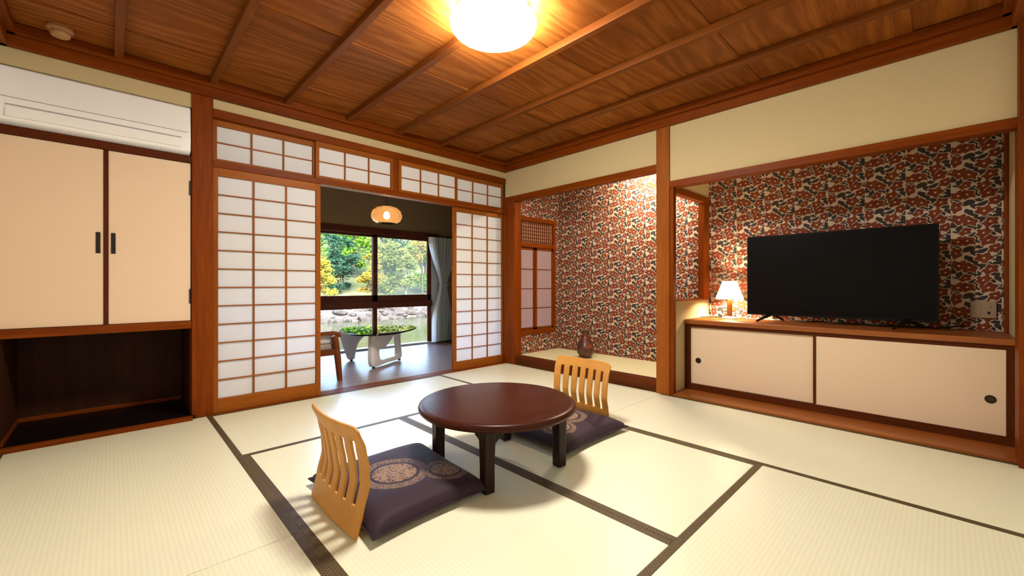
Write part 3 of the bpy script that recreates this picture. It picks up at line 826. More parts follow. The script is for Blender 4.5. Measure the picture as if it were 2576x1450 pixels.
# wall outlet
t = thing('wall_outlet', 'beige wall outlet plate low on the wallpaper right of television', 'outlet', (XBK, -3.863, 0.772))
box(-0.010, 0.0, -0.060, 0.060, -0.058, 0.058).build('cover_plate', 'switch_plate', t, 0.004)
for (yy, zz) in ((0.022, 0.022), (-0.022, 0.022), (0.022, -0.022)):
    box(-0.0125, -0.009, yy - 0.012, yy + 0.012, zz - 0.010, zz + 0.010).build('socket', 'switch_plate', t, 0.002)
box(-0.013, -0.009, -0.030, -0.020, -0.03, -0.012).build('slot', 'black_plastic', t, 0.001)

# ------------------------------------------------------------------ ceiling lamp and smoke detector
t = thing('ceiling_lamp', 'round glowing white ceiling lamp over the table', 'lamp', (-1.935, -1.99, CZ))
MB().lathe([(0.20, -0.002), (0.205, -0.015), (0.205, -0.030), (0.12, -0.034)], 0, 0, 48).build('ceiling_plate', 'appliance_white', t, 0, True)
prof = [(0.205, -0.034), (0.224, -0.045), (0.232, -0.062), (0.230, -0.078), (0.218, -0.092), (0.185, -0.104), (0.12, -0.112), (0.05, -0.115), (0.01, -0.1155)]
MB().lathe(prof, 0, 0, 64).build('diffuser_bowl', 'ceiling_lamp_glow', t, 0, True)
t = thing('smoke_detector', 'small round smoke detector on the dark ceiling at upper left', 'smoke detector', (-3.635, -0.175, CZ))
MB().lathe([(0.055, 0.0), (0.056, -0.016), (0.050, -0.022), (0.042, -0.026)], 0, 0, 32).build('base_ring', 'detector_plastic', t, 0, True)
MB().lathe([(0.042, -0.024), (0.043, -0.042), (0.036, -0.052), (0.020, -0.056), (0.004, -0.057)], 0, 0, 32).build('sensor_dome', 'detector_plastic', t, 0, True)

# ------------------------------------------------------------------ round low table
TC = (-1.952, -2.042)
t = thing('round_low_table', 'dark brown round low table on four square legs', 'table', (TC[0], TC[1], 0.0018), math.radians(-6))
R = 0.412
MB().lathe([(R - 0.05, 0.288), (R - 0.012, 0.292), (R - 0.002, 0.302), (R, 0.312), (R - 0.004, 0.322), (R - 0.014, 0.328), (R - 0.03, 0.3295), (0.05, 0.3295)], 0, 0, 96).build('table_top', 'table_wood', t, 0, True)
LX = 0.226
for sx in (-1, 1):
    for sy in (-1, 1):
        x, y = LX * sx, (LX + 0.006) * sy
        m = MB()
        w0, w1 = 0.030, 0.026
        b = len(m.v)
        for (w, z) in ((w1, 0.0), (w1, 0.12), (w0, 0.291)):
            m.v += [(x - w, y - w, z), (x + w, y - w, z), (x + w, y + w, z), (x - w, y + w, z)]
        for i in range(2):
            for k in range(4):
                k2 = (k + 1) % 4
                m.f.append((b + i * 4 + k, b + i * 4 + k2, b + i * 4 + 4 + k2, b + i * 4 + 4 + k))
        m.f += [(b + 3, b + 2, b + 1, b), (b + 8, b + 9, b + 10, b + 11)]
        m.build('leg', 'table_leg_wood', t, 0.006)
# aprons with curved brackets
def apron_outline(half):
    o = [(-half, 0.290), (half, 0.290), (half, 0.205)]
    def br(s):
        return [(s * (half - 0.012), 0.212), (s * (half - 0.03), 0.228), (s * (half - 0.052), 0.236), (s * (half - 0.060), 0.248), (s * (half - 0.082), 0.252)]
    o += br(1)
    o += list(reversed(br(-1)))
    o += [(-half, 0.205)]
    return o
h2 = LX - 0.028
for s in (-1, 1):
    MB().slab(apron_outline(h2), (0, (LX + 0.006) * s, 0), (1, 0, 0), (0, 0, 1), 0.02).build('apron', 'table_leg_wood', t, 0.002)
    MB().slab(apron_outline(h2), (LX * s, 0.0, 0), (0, 1, 0), (0, 0, 1), 0.02).build('apron', 'table_leg_wood', t, 0.002)

# ------------------------------------------------------------------ legless chairs and floor cushions
def zaisu(label, loc, rz, width):
    """local frame: sitter faces +x, back at x=0, width along y"""
    t = thing('floor_chair', label, 'floor chair', loc, rz, 'legless wooden floor chairs')
    prof = [(0.0, 0.002), (0.022, 0.09), (0.046, 0.19), (0.043, 0.255), (0.030, 0.33), (0.004, 0.415)]
    def px(z):
        for (a, za), (b, zb) in zip(prof, prof[1:]):
            if z <= zb:
                f = (z - za) / (zb - za)
                f = f * f * (3 - 2 * f) * 0.5 + f * 0.5
                return a + (b - a) * f
        return prof[-1][0]
    NS = 6
    # column edges: solid margins, then slot / bar alternating
    marg, slot = 0.105, 0.052
    bar = (1 - 2 * marg - NS * slot) / (NS - 1)
    us = [0.0, 0.02, 0.05, marg]
    slots = []
    for k in range(NS):
        a = marg + k * (slot + bar)
        slots.append((len(us) - 1, a, a + slot))
        us += [a + slot * 0.5, a + slot]
        if k < NS - 1: us.append(a + slot + bar)
    us += [0.95, 0.98, 1.0]
    us = sorted(set(round(u, 6) for u in us))
    NV = 40
    zs = [0.002 + (0.415 - 0.002) * i / NV for i in range(NV + 1)]
    SB, ST = 0.105, 0.355
    m = MB()
    idx = {}
    for i, u in enumerate(us):
        for j, z in enumerate(zs):
            e = abs(2 * u - 1)
            zz = z - (0.022 * max(0, (e - 0.86) / 0.14) ** 2) * (max(0, z - 0.33) / 0.085)
            wob = 1 + 0.04 * (z / 0.415 - 0.5)
            y = (u - 0.5) * width * wob
            x = px(z) - 0.034 * (1 - e ** 2) * min(1, 0.35 + z / 0.4) + 0.0
            idx[i, j] = len(m.v)
            m.v.append((x, y, zz))
    for i in range(len(us) - 1):
        uc = (us[i] + us[i + 1]) / 2
        ins = any(a < uc < b for (_, a, b) in slots)
        for j in range(NV):
            zc = (zs[j] + zs[j + 1]) / 2
            if ins and SB < zc < ST: continue
            m.f.append((idx[i, j], idx[i + 1, j], idx[i + 1, j + 1], idx[i, j + 1]))
    o = m.build('slatted_back', 'zaisu_wood', t, 0, True)
    sm = o.modifiers.new('thickness', 'SOLIDIFY'); sm.thickness = 0.011; sm.offset = 0.0
    bv = o.modifiers.new('round_edges', 'BEVEL'); bv.width = 0.003; bv.segments = 2; bv.limit_method = 'ANGLE'; bv.angle_limit = math.radians(50)
    # bent plywood seat sheet under the cushion
    s = MB()
    pts = [(-0.002, 0.006), (0.03, 0.003), (0.10, 0.0025), (0.40, 0.0025)]
    b0 = len(s.v)
    for (x, z) in pts:
        for yy in (-0.37, 0.37):
            s.v += [(x, yy * width, z), (x, yy * width, z + 0.008)]
    for i in range(len(pts) - 1):
        a = b0 + i * 4; c = a + 4
        s.f += [(a, c, c + 2, a + 2), (a + 1, a + 3, c + 3, c + 1), (a, a + 1, c + 1, c), (a + 2, c + 2, c + 3, a + 3)]
    s.f += [(b0, b0 + 2, b0 + 3, b0 + 1), (b0 + 12, b0 + 13, b0 + 15, b0 + 14)]
    s.build('seat_sheet', 'zaisu_wood', t)
    return t
FZ = 0.0018
zaisu('curved wooden floor chair seen from behind, nearest the camera', (-2.778, -1.960, FZ), 0.0, 0.475)
zaisu('curved wooden floor chair facing the camera behind the round table', (-1.035, -1.915, FZ), math.pi, 0.455)

def zabuton(label, loc, hx, hy, mat, rz=0, taper=0.0, shear=0.0):
    t = thing('floor_cushion', label, 'floor cushion', loc, rz, 'purple brocade floor cushions')
    N = 36
    m = MB(); top = {}; bot = {}
    H = 0.062
    for i in range(N + 1):
        for j in range(N + 1):
            u, v = 2 * i / N - 1, 2 * j / N - 1
            # pointed corners: edges bow inwards a little
            ex = hx * (1 - 0.06 * (1 - v * v)); ey = hy * (1 - 0.06 * (1 - u * u))
            x, y = u * ex * (1 + taper * v) + shear * v, v * ey
            p = ((1 - abs(u) ** 5) * (1 - abs(v) ** 5))
            p = max(0, p) ** 0.42
            wr = 0.003 * mnoise.noise(Vector((x * 9, y * 9, 2.0)))
            top[i, j] = len(m.v); m.v.append((x, y, 0.020 + H * p + wr * p))
    for i in range(N + 1):
        for j in range(N + 1):
            x, y, z = m.v[top[i, j]]
            u, v = 2 * i / N - 1, 2 * j / N - 1
            p = max(0, ((1 - abs(u) ** 8) * (1 - abs(v) ** 8))) ** 0.5
            bot[i, j] = len(m.v); m.v.append((x, y, 0.018 - 0.016 * p))
    for i in range(N):
        for j in range(N):
            m.f.append((top[i, j], top[i + 1, j], top[i + 1, j + 1], top[i, j + 1]))
            m.f.append((bot[i, j], bot[i, j + 1], bot[i + 1, j + 1], bot[i + 1, j]))
    for k in range(N):
        m.f += [(top[k, 0], bot[k, 0], bot[k + 1, 0], top[k + 1, 0]), (top[k, N], top[k + 1, N], bot[k + 1, N], bot[k, N]),
                (top[0, k], top[0, k + 1], bot[0, k + 1], bot[0, k]), (top[N, k], bot[N, k], bot[N, k + 1], top[N, k + 1])]
    m.build('cushion_cover', mat, t, 0, True)
    # corded seam round the rim
    pts = []
    for k in range(41):
        a = k / 40 * 4; s = int(a) % 4; f = (a - int(a)) * 2 - 1
        e = 1 - 0.06 * (1 - f * f)
        qx, qy, qz = [(f * hx, -hy * e, 0.019), (hx * e, f * hy, 0.019), (-f * hx, hy * e, 0.019), (-hx * e, -f * hy, 0.019)][s]
        pts.append((qx * (1 + taper * qy / hy) + shear * qy / hy, qy, qz))
    MB().tube(pts, 0.004, 6).build('seam_cord', mat, t, 0, True)
    return t
zabuton('purple brocade floor cushion of the nearest floor chair', (-2.470, -1.944, FZ + 0.010), 0.286, 0.328, 'zabuton_brocade', 0, 0.045, 0.010)
zabuton('purple brocade floor cushion half hidden behind the round table', (-1.345, -1.945, FZ + 0.010), 0.310, 0.325, 'zabuton_brocade_mirrored')

# ------------------------------------------------------------------ veranda
VX0, VX1, VY = -2.96, 1.05, 2.10
fl = struct('floor_veranda', box(VX0, VX1, 0.115, VY + 0.1, -0.10, -0.020), 'roof_dark', 'brown plank floor of the veranda', 'floor')
pk = MB().box(VX0, VX1, 0, 0.1505, -0.020, 0.0).mesh('floor_plank', 'veranda_floor_wood', 0.0012)
for k in range(13):
    link('floor_plank', pk, fl, (0, 0.116 + k * 0.1515, 0))
struct('ceiling_veranda', box(VX0 - 0.1, VX1 + 0.1, 0.06, VY + 0.3, 2.34, 2.42), 'veranda_wall_olive', 'dark ceiling of the veranda', 'ceiling')
m = MB().box(VX0 - 0.1, VX1 + 0.1, VY, VY + 0.1, 1.765, 2.36).box(0.44, VX1 + 0.1, VY, VY + 0.1, -0.1, 1.765).box(VX0 - 0.1, -2.54, VY, VY + 0.1, -0.1, 1.765)
struct('wall_veranda', m, 'veranda_wall_olive', 'dark olive wall above and beside the veranda window', 'wall')
struct('wall_veranda_right', box(VX1, VX1 + 0.1, -0.1, VY + 0.1, -0.1, 2.4), 'veranda_wall_olive', 'dark olive end wall of the veranda on the right', 'wall')
struct('wall_veranda_left', box(VX0 - 0.02, VX0, 0.12, VY + 0.1, -0.1, 2.4), 'plaster_cream', 'plaster end wall of the veranda on the left', 'wall')
struct('wall_veranda_inner', MB().box(0.06, VX1, -0.10, 0.02, 1.8, 2.4).box(XBK, VX1, -0.10, 0.0, -0.1, 1.8), 'plaster_cream', 'inner veranda wall behind the flower alcove', 'wall')
# roof of the house
struct('roof', MB().box(-4.4, 1.6, -4.6, VY + 0.35, 2.56, 2.72).box(XL - 0.1, VX1 + 0.1, -0.02, 0.02, 2.42, 2.58).box(XL - 0.12, 0.95, YB - 0.14, YB - 0.10, 2.4, 2.58).box(0.85, 0.95, YB - 0.1, 0.0, 2.0, 2.58).box(XL - 0.12, XL - 0.08, YB - 0.1, 0.7, 2.4, 2.58).box(XL - 0.1, VX0, 0.64, 0.7, -0.1, 2.58), 'roof_dark', 'roof over the room and veranda', 'roof')

# window of the veranda
w2 = tag(bpy.data.objects.new('window_2', None), 'wide veranda window with dark wooden sashes looking onto a river', 'window', None, 'structure')
COL.objects.link(w2); w2.location = (0, VY, 0)
box(-2.54, 0.42, -0.03, 0.09, 1.672, 1.768).build('head_frame', 'sash_wood_x', w2, 0.004)
box(-2.54, 0.42, -0.03, 0.10, -0.02, 0.025).build('sill_frame', 'window_frame_grey', w2, 0.003)
box(0.315, 0.44, -0.01, 0.10, 0.025, 1.672).build('jamb_frame', 'window_frame_grey', w2, 0.003)
box(-2.56, -2.50, -0.01, 0.10, 0.025, 1.672).build('jamb_frame', 'sash_wood_z', w2, 0.003)
box(-2.50, 0.315, -0.035, 0.07, 0.598, 0.690).build('middle_rail', 'sash_wood_x', w2, 0.004)
xs = [-2.50, -1.575, -0.635, 0.315]
for i in range(3):
    a, b = xs[i] - (0.034 if i else 0), xs[i + 1] + (0.034 if i < 2 else 0)
    yy = 0.045 if i % 2 else 0.01
    fr = MB().box(a, a + 0.066, yy, yy + 0.03, 0.690, 1.672).box(b - 0.066, b, yy, yy + 0.03, 0.690, 1.672).box(a, b, yy, yy + 0.03, 1.640, 1.672).box(a, b, yy, yy + 0.03, 0.690, 0.785)
    s = fr.build('sash', 'sash_wood_x', w2, 0.002)
    box(a + 0.03, b - 0.03, yy + 0.013, yy + 0.017, 0.78, 1.645).build('glass_pane', 'window_glass', s)
    fr = MB().box(a, a + 0.060, yy, yy + 0.03, 0.025, 0.598).box(b - 0.060, b, yy, yy + 0.03, 0.025, 0.598)
    s = fr.build('lower_sash', 'sash_wood_z', w2, 0.002)
    box(a + 0.02, b - 0.02, yy + 0.013, yy + 0.017, 0.025, 0.60).build('glass_pane', 'window_glass', s)
tag(box(-0.60, 0.285, 0.082, 0.0835, 0.785, 1.645).build('insect_screen', 'insect_screen', w2), 'grey insect screen behind the right pane')

# curtain
t = thing('curtain', 'grey green curtain gathered by a tieback at the window edge', 'curtain', (0.46, 1.97, 0.0))
m = MB(); NU, NV = 120, 44
idx = {}
for j in range(NV + 1):
    z = 0.03 + (1.70 - 0.03) * j / NV
    # half width and centre at this height; cinched near z = 0.93
    d = (z - 0.93)
    k = min(1.0, abs(d) / (0.75 if d > 0 else 0.62)); k = (k * k * (3 - 2 * k)) ** 0.8
    half = 0.075 + (0.215 if d > 0 else 0.105) * k
    cen = -0.005 + 0.045 * (k if d > 0 else -0.1 * k)
    for i in range(NU + 1):
        u = i / NU
        amp = 0.030 * (0.55 + 0.45 * k)
        x = cen + (u * 2 - 1) * half
        y = amp * math.sin(u * 2 * math.pi * 8) + 0.010 * math.sin(u * 2 * math.pi * 3 + z * 2)
        idx[i, j] = len(m.v); m.v.append((x, y, z))
for i in range(NU):
    for j in range(NV):
        m.f.append((idx[i, j], idx[i + 1, j], idx[i + 1, j + 1], idx[i, j + 1]))
o = m.build('drape', 'curtain_grey_green', t, 0, True)
sm2 = MB(); n1, n2 = 16, 30  # added white strip standing in for daylight shining through the drape's left edge
for j in range(n2 + 1):
    z = 0.03 + (1.69 - 0.03) * j / n2
    d = z - 0.93; k = min(1.0, abs(d) / (0.75 if d > 0 else 0.62)); k = (k * k * (3 - 2 * k)) ** 0.8
    xl = -(0.085 + (0.205 if d > 0 else 0.135) * k) + (0.03 * k if d > 0 else 0)
    for i in range(n1 + 1):
        sm2.v.append((xl + (0.045 + (0.095 if d > 0 else 0.04) * k) * (i / n1 - 0.4), -0.045 + 0.010 * math.sin(i / n1 * 2 * math.pi * 2), z))
for j in range(n2):
    for i in range(n1):
        a = j * (n1 + 1) + i
        sm2.f.append((a, a + 1, a + n1 + 2, a + n1 + 1))
tag(sm2.build('backlit_edge', 'shoji_paper', t, 0, True), 'added white strip imitating daylight through the curtain edge')
pts = []
for k in range(25):
    a = 2 * math.pi * k / 24
    pts.append((-0.005 + 0.092 * math.cos(a), 0.050 * math.sin(a), 0.93 + 0.02 * math.cos(a)))
MB().tube(pts, 0.012, 8).build('tieback', 'curtain_grey_green', t, 0, True)
MB().tube([(-0.30, 0.0, 1.715), (0.34, 0.0, 1.715)], 0.010, 10).build('curtain_rail', 'dark_metal', t, 0, True)

# slim white appliance beside the curtain
t = thing('slim_appliance', 'slim white appliance standing beside the curtain, half hidden by the screen', 'appliance', (0.60, 1.62, 0.0))
box(-0.15, 0.15, -0.12, 0.12, 0.015, 0.50).build('housing', 'appliance_white', t, 0.02)
box(-0.13, 0.13, -0.10, 0.10, 0.50, 0.53).build('lid', 'appliance_white', t, 0.01)
box(-0.14, 0.14, -0.11, 0.11, 0.0, 0.016).build('plinth', 'black_plastic', t, 0.003)

# pendant lamp
t = thing('pendant_lamp', 'small amber glass pendant lamp hanging in the veranda', 'lamp', (-1.13, 0.80, 1.650))
prof = [(0.105, 0.0), (0.150, 0.022), (0.172, 0.060), (0.175, 0.095), (0.160, 0.140), (0.125, 0.175), (0.070, 0.194), (0.030, 0.200)]
MB().lathe(prof, 0, 0, 48, False).build('glass_shade', 'amber_glass', t, 0, True)
MB().lathe([(0.004, 0.045), (0.028, 0.062), (0.036, 0.085), (0.030, 0.112), (0.016, 0.135)], 0, 0, 20).build('bulb', 'bulb_glow', t, 0, True)
MB().lathe([(0.018, 0.130), (0.020, 0.150), (0.020, 0.195), (0.034, 0.198), (0.034, 0.210), (0.008, 0.224)], 0, 0, 20).build('socket', 'dark_metal', t, 0, True)
MB().tube([(0, 0, 0.22), (0, 0, 0.69)], 0.0035, 8).build('cord', 'black_cable', t, 0, True)

# armchair, facing the glass table
t = thing('armchair', 'wooden armchair with white seat cushion behind the left screen', 'armchair', (-2.10, 0.76, 0.0))
for s in (-1, 1):
    y = s * 0.31
    MB().tube([(0.295, y, 0.0), (0.275, y, 0.22), (0.245, y, 0.44)], [0.025, 0.031, 0.032], 10).build('leg', 'armchair_wood', t, 0, True)
    MB().tube([(-0.36, y * 0.93, 0.0), (-0.29, y * 0.93, 0.24), (-0.27, y * 0.93, 0.42)], [0.018, 0.024, 0.022], 10).build('leg', 'armchair_wood', t, 0, True)
    m = MB().slab([(-0.36, 0.44), (-0.10, 0.445), (0.15, 0.455), (0.255, 0.445), (0.29, 0.42), (0.305, 0.435), (0.285, 0.475), (0.22, 0.492), (0.05, 0.487), (-0.20, 0.475), (-0.36, 0.470)], (0, y, 0), (1, 0, 0), (0, 0, 1), 0.055)
    m.build('armrest', 'armchair_wood', t, 0.008)
    box(-0.29, 0.27, y - 0.018, y + 0.018, 0.255, 0.312).build('seat_rail', 'armchair_wood', t, 0.004)
box(0.235, 0.27, -0.30, 0.30, 0.255, 0.312).build('front_rail', 'armchair_wood', t, 0.004)
box(-0.29, -0.255, -0.29, 0.29, 0.255, 0.312).build('rear_rail', 'armchair_wood', t, 0.004)
box(-0.27, 0.25, -0.275, 0.275, 0.305, 0.36).build('seat_base', 'upholstery_grey', t, 0.012)
box(-0.25, 0.265, -0.27, 0.27, 0.36, 0.455).build('seat_cushion', 'cushion_white', t, 0.03, True, segs=4)
m = MB().slab([(-0.26, 0.38), (-0.40, 0.80), (-0.44, 0.80), (-0.37, 0.38)], (0, 0, 0), (1, 0, 0), (0, 0, 1), 0.54)
m.build('back_cushion', 'cushion_white', t, 0.02, True)
for s in (-1, 1):
    MB().tube([(-0.29, s * 0.27, 0.26), (-0.40, s * 0.27, 0.55), (-0.46, s * 0.27, 0.82)], 0.017, 10).build('back_post', 'armchair_wood', t, 0, True)

# glass coffee table on two sculpted white supports
t = thing('glass_coffee_table', 'glass topped coffee table on curved white supports in the veranda', 'coffee table', (-1.10, 1.05, 0.0))
def wp(x, y): return (x + 1.10, y - 1.05)
# support with an open loop: outer outline plus a hole, built as a ring of quads
def ring_slab(outer, inner, origin, ua, va, thick):
    m = MB(); n = len(outer)
    ua, va, o = Vector(ua).normalized(), Vector(va).normalized(), Vector(origin)
    nn = ua.cross(va).normalized()
    for s in (-0.5, 0.5):
        for loop in (outer, inner):
            for (p, q) in loop: m.v.append(tuple(o + ua * p + va * q + nn * thick * s))
    for k in range(n):
        j = (k + 1) % n
        m.f += [(k, j, n + j, n + k), (2 * n + k, 3 * n + k, 3 * n + j, 2 * n + j), (k, 2 * n + k, 2 * n + j, j), (n + k, n + j, 3 * n + j, 3 * n + k)]
    return m
def smooth_loop(pts, n):
    """closed Catmull-Rom through pts, resampled to n points"""
    k = len(pts); res = []
    for i in range(n):
        s = i / n * k; a = int(s); f = s - a
        p0, p1, p2, p3 = (Vector(pts[(a + d) % k]) for d in (-1, 0, 1, 2))
        q = 0.5 * ((2 * p1) + (-p0 + p2) * f + (2 * p0 - 5 * p1 + 4 * p2 - p3) * f * f + (-p0 + 3 * p1 - 3 * p2 + p3) * f ** 3)
        res.append((q.x, q.y))
    return res
ox, oy = wp(-1.33, 0.76)
dirv = Vector((0.86, 0.51, 0)).normalized()
outer = smooth_loop([(0.0, 0.012), (0.10, 0.004), (0.30, 0.010), (0.52, 0.006), (0.60, 0.03), (0.595, 0.12), (0.57, 0.25), (0.585, 0.36), (0.52, 0.375), (0.30, 0.365), (0.08, 0.378), (-0.02, 0.36), (-0.035, 0.22), (-0.035, 0.07)], 56)
inner = smooth_loop([(0.13, 0.085), (0.17, 0.062), (0.30, 0.060), (0.45, 0.060), (0.51, 0.075), (0.515, 0.13), (0.50, 0.22), (0.49, 0.300), (0.45, 0.33), (0.33, 0.25), (0.24, 0.20), (0.16, 0.19), (0.12, 0.20), (0.115, 0.13)], 56)
ring_slab(outer, inner, (ox, oy, 0.012), dirv, (0, 0, 1), 0.05).build('curved_support', 'white_lacquer', t, 0.006, True)
fx, fy = wp(-1.295, 1.416)
d1v = Vector((0.30, -0.52, 0)).normalized()
fin = smooth_loop([(0.0, 0.004), (0.040, 0.012), (0.055, 0.08), (0.085, 0.18), (0.15, 0.27), (0.26, 0.335), (0.30, 0.36), (0.27, 0.378), (0.10, 0.378), (-0.10, 0.372), (-0.15, 0.35), (-0.13, 0.26), (-0.075, 0.12), (-0.03, 0.02)], 56)
MB().slab(fin, (fx, fy, 0.012), d1v, (0, 0, 1), 0.05).build('curved_support', 'white_lacquer', t, 0.006, True)
for (x, y) in ((-1.301, 0.775), (-0.83, 1.055), (-1.29, 1.405)):
    a, b = wp(x, y)
    MB().lathe([(0.016, 0.0), (0.018, 0.006), (0.014, 0.016)], a, b, 16).build('foot_pad', 'black_plastic', t, 0, True)
top = smooth_loop([wp(-1.55, 0.95), wp(-1.52, 0.62), wp(-1.25, 0.50), wp(-0.86, 0.72), wp(-0.62, 1.02), wp(-0.72, 1.32), wp(-1.08, 1.55), wp(-1.40, 1.40)], 64)
MB().slab(top, (0, 0, 0.401), (1, 0, 0), (0, 1, 0), 0.016).build('glass_top', 'table_glass', t, 0.003)

# ------------------------------------------------------------------ outside
struct('ground_near', MB().box(-60, 60, 3.0, 9.0, -2.4, -1.5), 'near_ground', 'near bank below the veranda', 'ground')
struct('river', MB().box(-90, 90, 8.5, 31.0, -2.5, -1.9), 'river_water', 'slow olive river beyond the window', 'river')
def terrain(name, mat, label, cat, x0, x1, y0, y1, nx, ny, fz):
    m = MB()
    for j in range(ny + 1):
        for i in range(nx + 1):
            x = x0 + (x1 - x0) * i / nx; y = y0 + (y1 - y0) * j / ny
            m.v.append((x, y, fz(x, y)))
    for j in range(ny):
        for i in range(nx):
            a = j * (nx + 1) + i
            m.f.append((a, a + 1, a + nx + 2, a + nx + 1))
    me = m.mesh(name, mat, 0, True)
    return tag(link(name, me), label, cat, None, 'structure')
def nz3(x, y, s, sd=0.0): return mnoise.fractal(Vector((x * s, y * s, sd)), 1.0, 2.0, 4)
bank = terrain('river_bank', 'bank_gravel', 'grey gravel bank on the far side of the river', 'bank', -40, 70, 27, 37, 110, 20,
        lambda x, y: -2.2 + (y - 27) * 0.20 + nz3(x, y, 0.5) * 0.25)
terrain('hillside', 'slope_grass', 'grassy wooded hillside across the river', 'hillside', -60, 90, 35, 120, 75, 50,
        lambda x, y: -0.75 + (y - 35) * 0.10 + max(0, y - 42) * 0.28 + nz3(x, y, 0.15, 5) * 1.0)
# stones along the water's edge and a low stone revetment
stone_meshes = []
for k in range(4):
    bm = bmesh.new(); bmesh.ops.create_icosphere(bm, subdivisions=1, radius=1.0)
    for v in bm.verts:
        n = mnoise.noise(v.co * 1.3 + Vector((k * 7, 0, 0)))
        v.co *= 1 + 0.35 * n; v.co.z *= 0.65
    me = bpy.data.meshes.new('stone'); bm.to_mesh(me); bm.free(); me.materials.append(MATS['bank_stone']); stone_meshes.append(me)
for k in range(240):
    y = 28.2 + random.random() ** 1.5 * 5.0
    x = -3 + random.random() * 36
    o = link('stone', stone_meshes[k % 4], bank, (x, y, -2.2 + (y - 27) * 0.20 + 0.08))
    s = random.uniform(0.18, 0.55)
    o.scale = (s * random.uniform(0.9, 1.5), s, s); o.rotation_euler = (random.uniform(-.3, .3), random.uniform(-.3, .3), random.uniform(0, 6.28))

def tree(label, x, y, h, crowns, mat, n, leaf, bark='bark', trunk=0.18, lean=0.0, name='broadleaf_tree'):
    gz = -0.75 + (y - 35) * 0.10 + max(0, y - 42) * 0.28 if y > 35 else -2.2 + (y - 27) * 0.20
    gz -= 0.2
    t = thing(name, label, 'tree', (x, y, gz), 0, 'trees across the river')
    rr = random.Random(int(x * 13 + y * 7))
    m = MB().tube([(0, 0, 0), (lean * 0.3, 0.05, h * 0.3), (lean * 0.7, 0.0, h * 0.6), (lean, 0.1, h * 0.85)], [trunk, trunk * 0.8, trunk * 0.5, trunk * 0.2], 8)
    for (cx, cy, cz_, r) in crowns[:5]:
        m.tube([(lean * 0.5, 0, h * 0.40), (cx * 0.6, cy * 0.6, cz_ * 0.85), (cx, cy, cz_)], [trunk * 0.4, trunk * 0.25, trunk * 0.1], 6)
    m.build('trunk', bark, t, 0, True)
    f = MB()
    per = max(1, n // len(crowns))
    for (cx, cy, cz_, r) in crowns:
        for _ in range(per):
            d = Vector((rr.gauss(0, 1), rr.gauss(0, 1), rr.gauss(0, 1))).normalized() * r * (0.25 + 1.0 * rr.random() ** 0.8)
            c = Vector((cx, cy, cz_)) + Vector((d.x, d.y, d.z * 0.75))
            a = Vector((rr.uniform(-1, 1), rr.uniform(-1, 1), rr.uniform(-0.6, 0.6))).normalized()
            b = a.orthogonal().normalized()
            b = (b + a.cross(b) * rr.uniform(-1, 1)).normalized()
            s = leaf * rr.uniform(0.6, 1.3)
            q = len(f.v)
            f.v += [tuple(c - a * s), tuple(c - b * s * 0.5), tuple(c + a * s), tuple(c + b * s * 0.5)]
            f.f.append((q, q + 1, q + 2, q + 3))
    me = bpy.data.meshes.new('foliage'); me.from_pydata(f.v, [], f.f); me.materials.append(MATS[mat])
    link('foliage', me, t)
    return t
def blob(n, spread, z0, z1, r0, r1, seed):
    rr = random.Random(seed)
    return [(rr.uniform(-spread, spread) * 1.15, rr.uniform(-spread, spread) * 0.8, rr.uniform(z0, z1), rr.uniform(r0, r1) * rr.choice((0.4, 0.6, 0.85))) for _ in range(int(n * 2.6))]
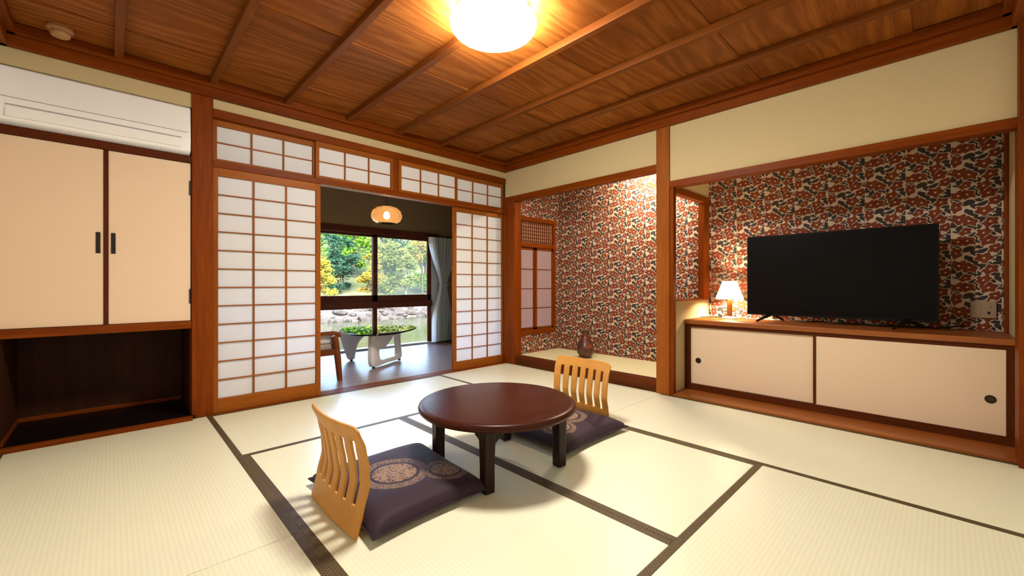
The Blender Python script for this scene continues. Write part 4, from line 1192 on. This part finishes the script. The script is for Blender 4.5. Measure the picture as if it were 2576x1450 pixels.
specs = [
    ('bright yellow tree at the left edge of the window view', 10.3, 36.0, 5.0, blob(8, 0.9, 1.0, 4.4, 0.6, 1.0, 1), 'leaf_yellow', 2200, 0.15, 'bark', 0.10),
    ('dark blue green tree in the middle of the left pane', 14.3, 41.5, 7.5, blob(9, 1.0, 0.9, 6.4, 0.8, 1.3, 2), 'leaf_dark', 3000, 0.20, 'bark', 0.18),
    ('bright green tree above the dark tree in the left pane', 17.6, 45.5, 10.5, blob(12, 1.6, 2.0, 9.6, 1.0, 1.6, 3), 'leaf_green', 4200, 0.19, 'bark', 0.20),
    ('yellow green tree just left of the centre sash', 15.7, 37.5, 5.5, blob(9, 0.8, 0.9, 5.0, 0.5, 0.9, 4), 'leaf_orange', 2600, 0.14, 'bark', 0.10),
    ('tall green tree filling the upper left of the left pane', 13.2, 50.0, 12.0, blob(12, 1.8, 1.5, 10.5, 1.2, 1.9, 5), 'leaf_green', 4200, 0.24, 'bark', 0.24),
    ('olive green tree just right of the centre sash', 18.0, 39.5, 7.5, blob(11, 1.1, 0.9, 6.6, 0.8, 1.2, 6), 'leaf_olive', 3600, 0.17, 'bark_pale', 0.16),
    ('olive tree with pale trunk in the middle of the right pane', 19.9, 37.5, 7.0, blob(10, 1.0, 1.4, 6.4, 0.7, 1.1, 7), 'leaf_olive', 3200, 0.15, 'bark_pale', 0.15),
    ('orange tinted tree at the top right of the right pane', 22.6, 38.5, 8.0, blob(7, 1.0, 4.6, 7.6, 0.7, 1.1, 8), 'leaf_orange', 2600, 0.16, 'bark', 0.14),
    ('green tree at the right end of the window view', 24.6, 41.0, 8.0, blob(9, 1.2, 0.9, 7.0, 0.9, 1.5, 9), 'leaf_green', 3200, 0.20, 'bark', 0.18),
    ('dark green tree on the slope behind the olive trees', 22.0, 46.0, 11.0, blob(11, 1.8, 1.2, 9.5, 1.2, 1.9, 10), 'leaf_dark', 3400, 0.25, 'bark', 0.24),
    ('dense green tree on the slope behind the centre sash', 20.8, 53.5, 12.0, blob(10, 1.8, 2.5, 11.0, 1.3, 2.0, 11), 'leaf_green', 3600, 0.26, 'bark', 0.26),
    ('olive tree high on the slope at far right of the view', 29.5, 52.5, 12.0, blob(10, 2.4, 2.5, 11.0, 1.4, 2.2, 12), 'leaf_olive', 3600, 0.28, 'bark', 0.26),
    ('olive tree high on the slope at far left of the view', 14.5, 59.5, 13.0, blob(10, 2.2, 2.0, 12.0, 1.4, 2.2, 13), 'leaf_olive', 3600, 0.28, 'bark', 0.26),
    ('green tree high on the slope behind the right pane', 26.0, 57.5, 14.0, blob(11, 2.6, 2.0, 13.0, 1.5, 2.3, 14), 'leaf_green', 3800, 0.30, 'bark', 0.28),
]
for s in specs: tree(*s)
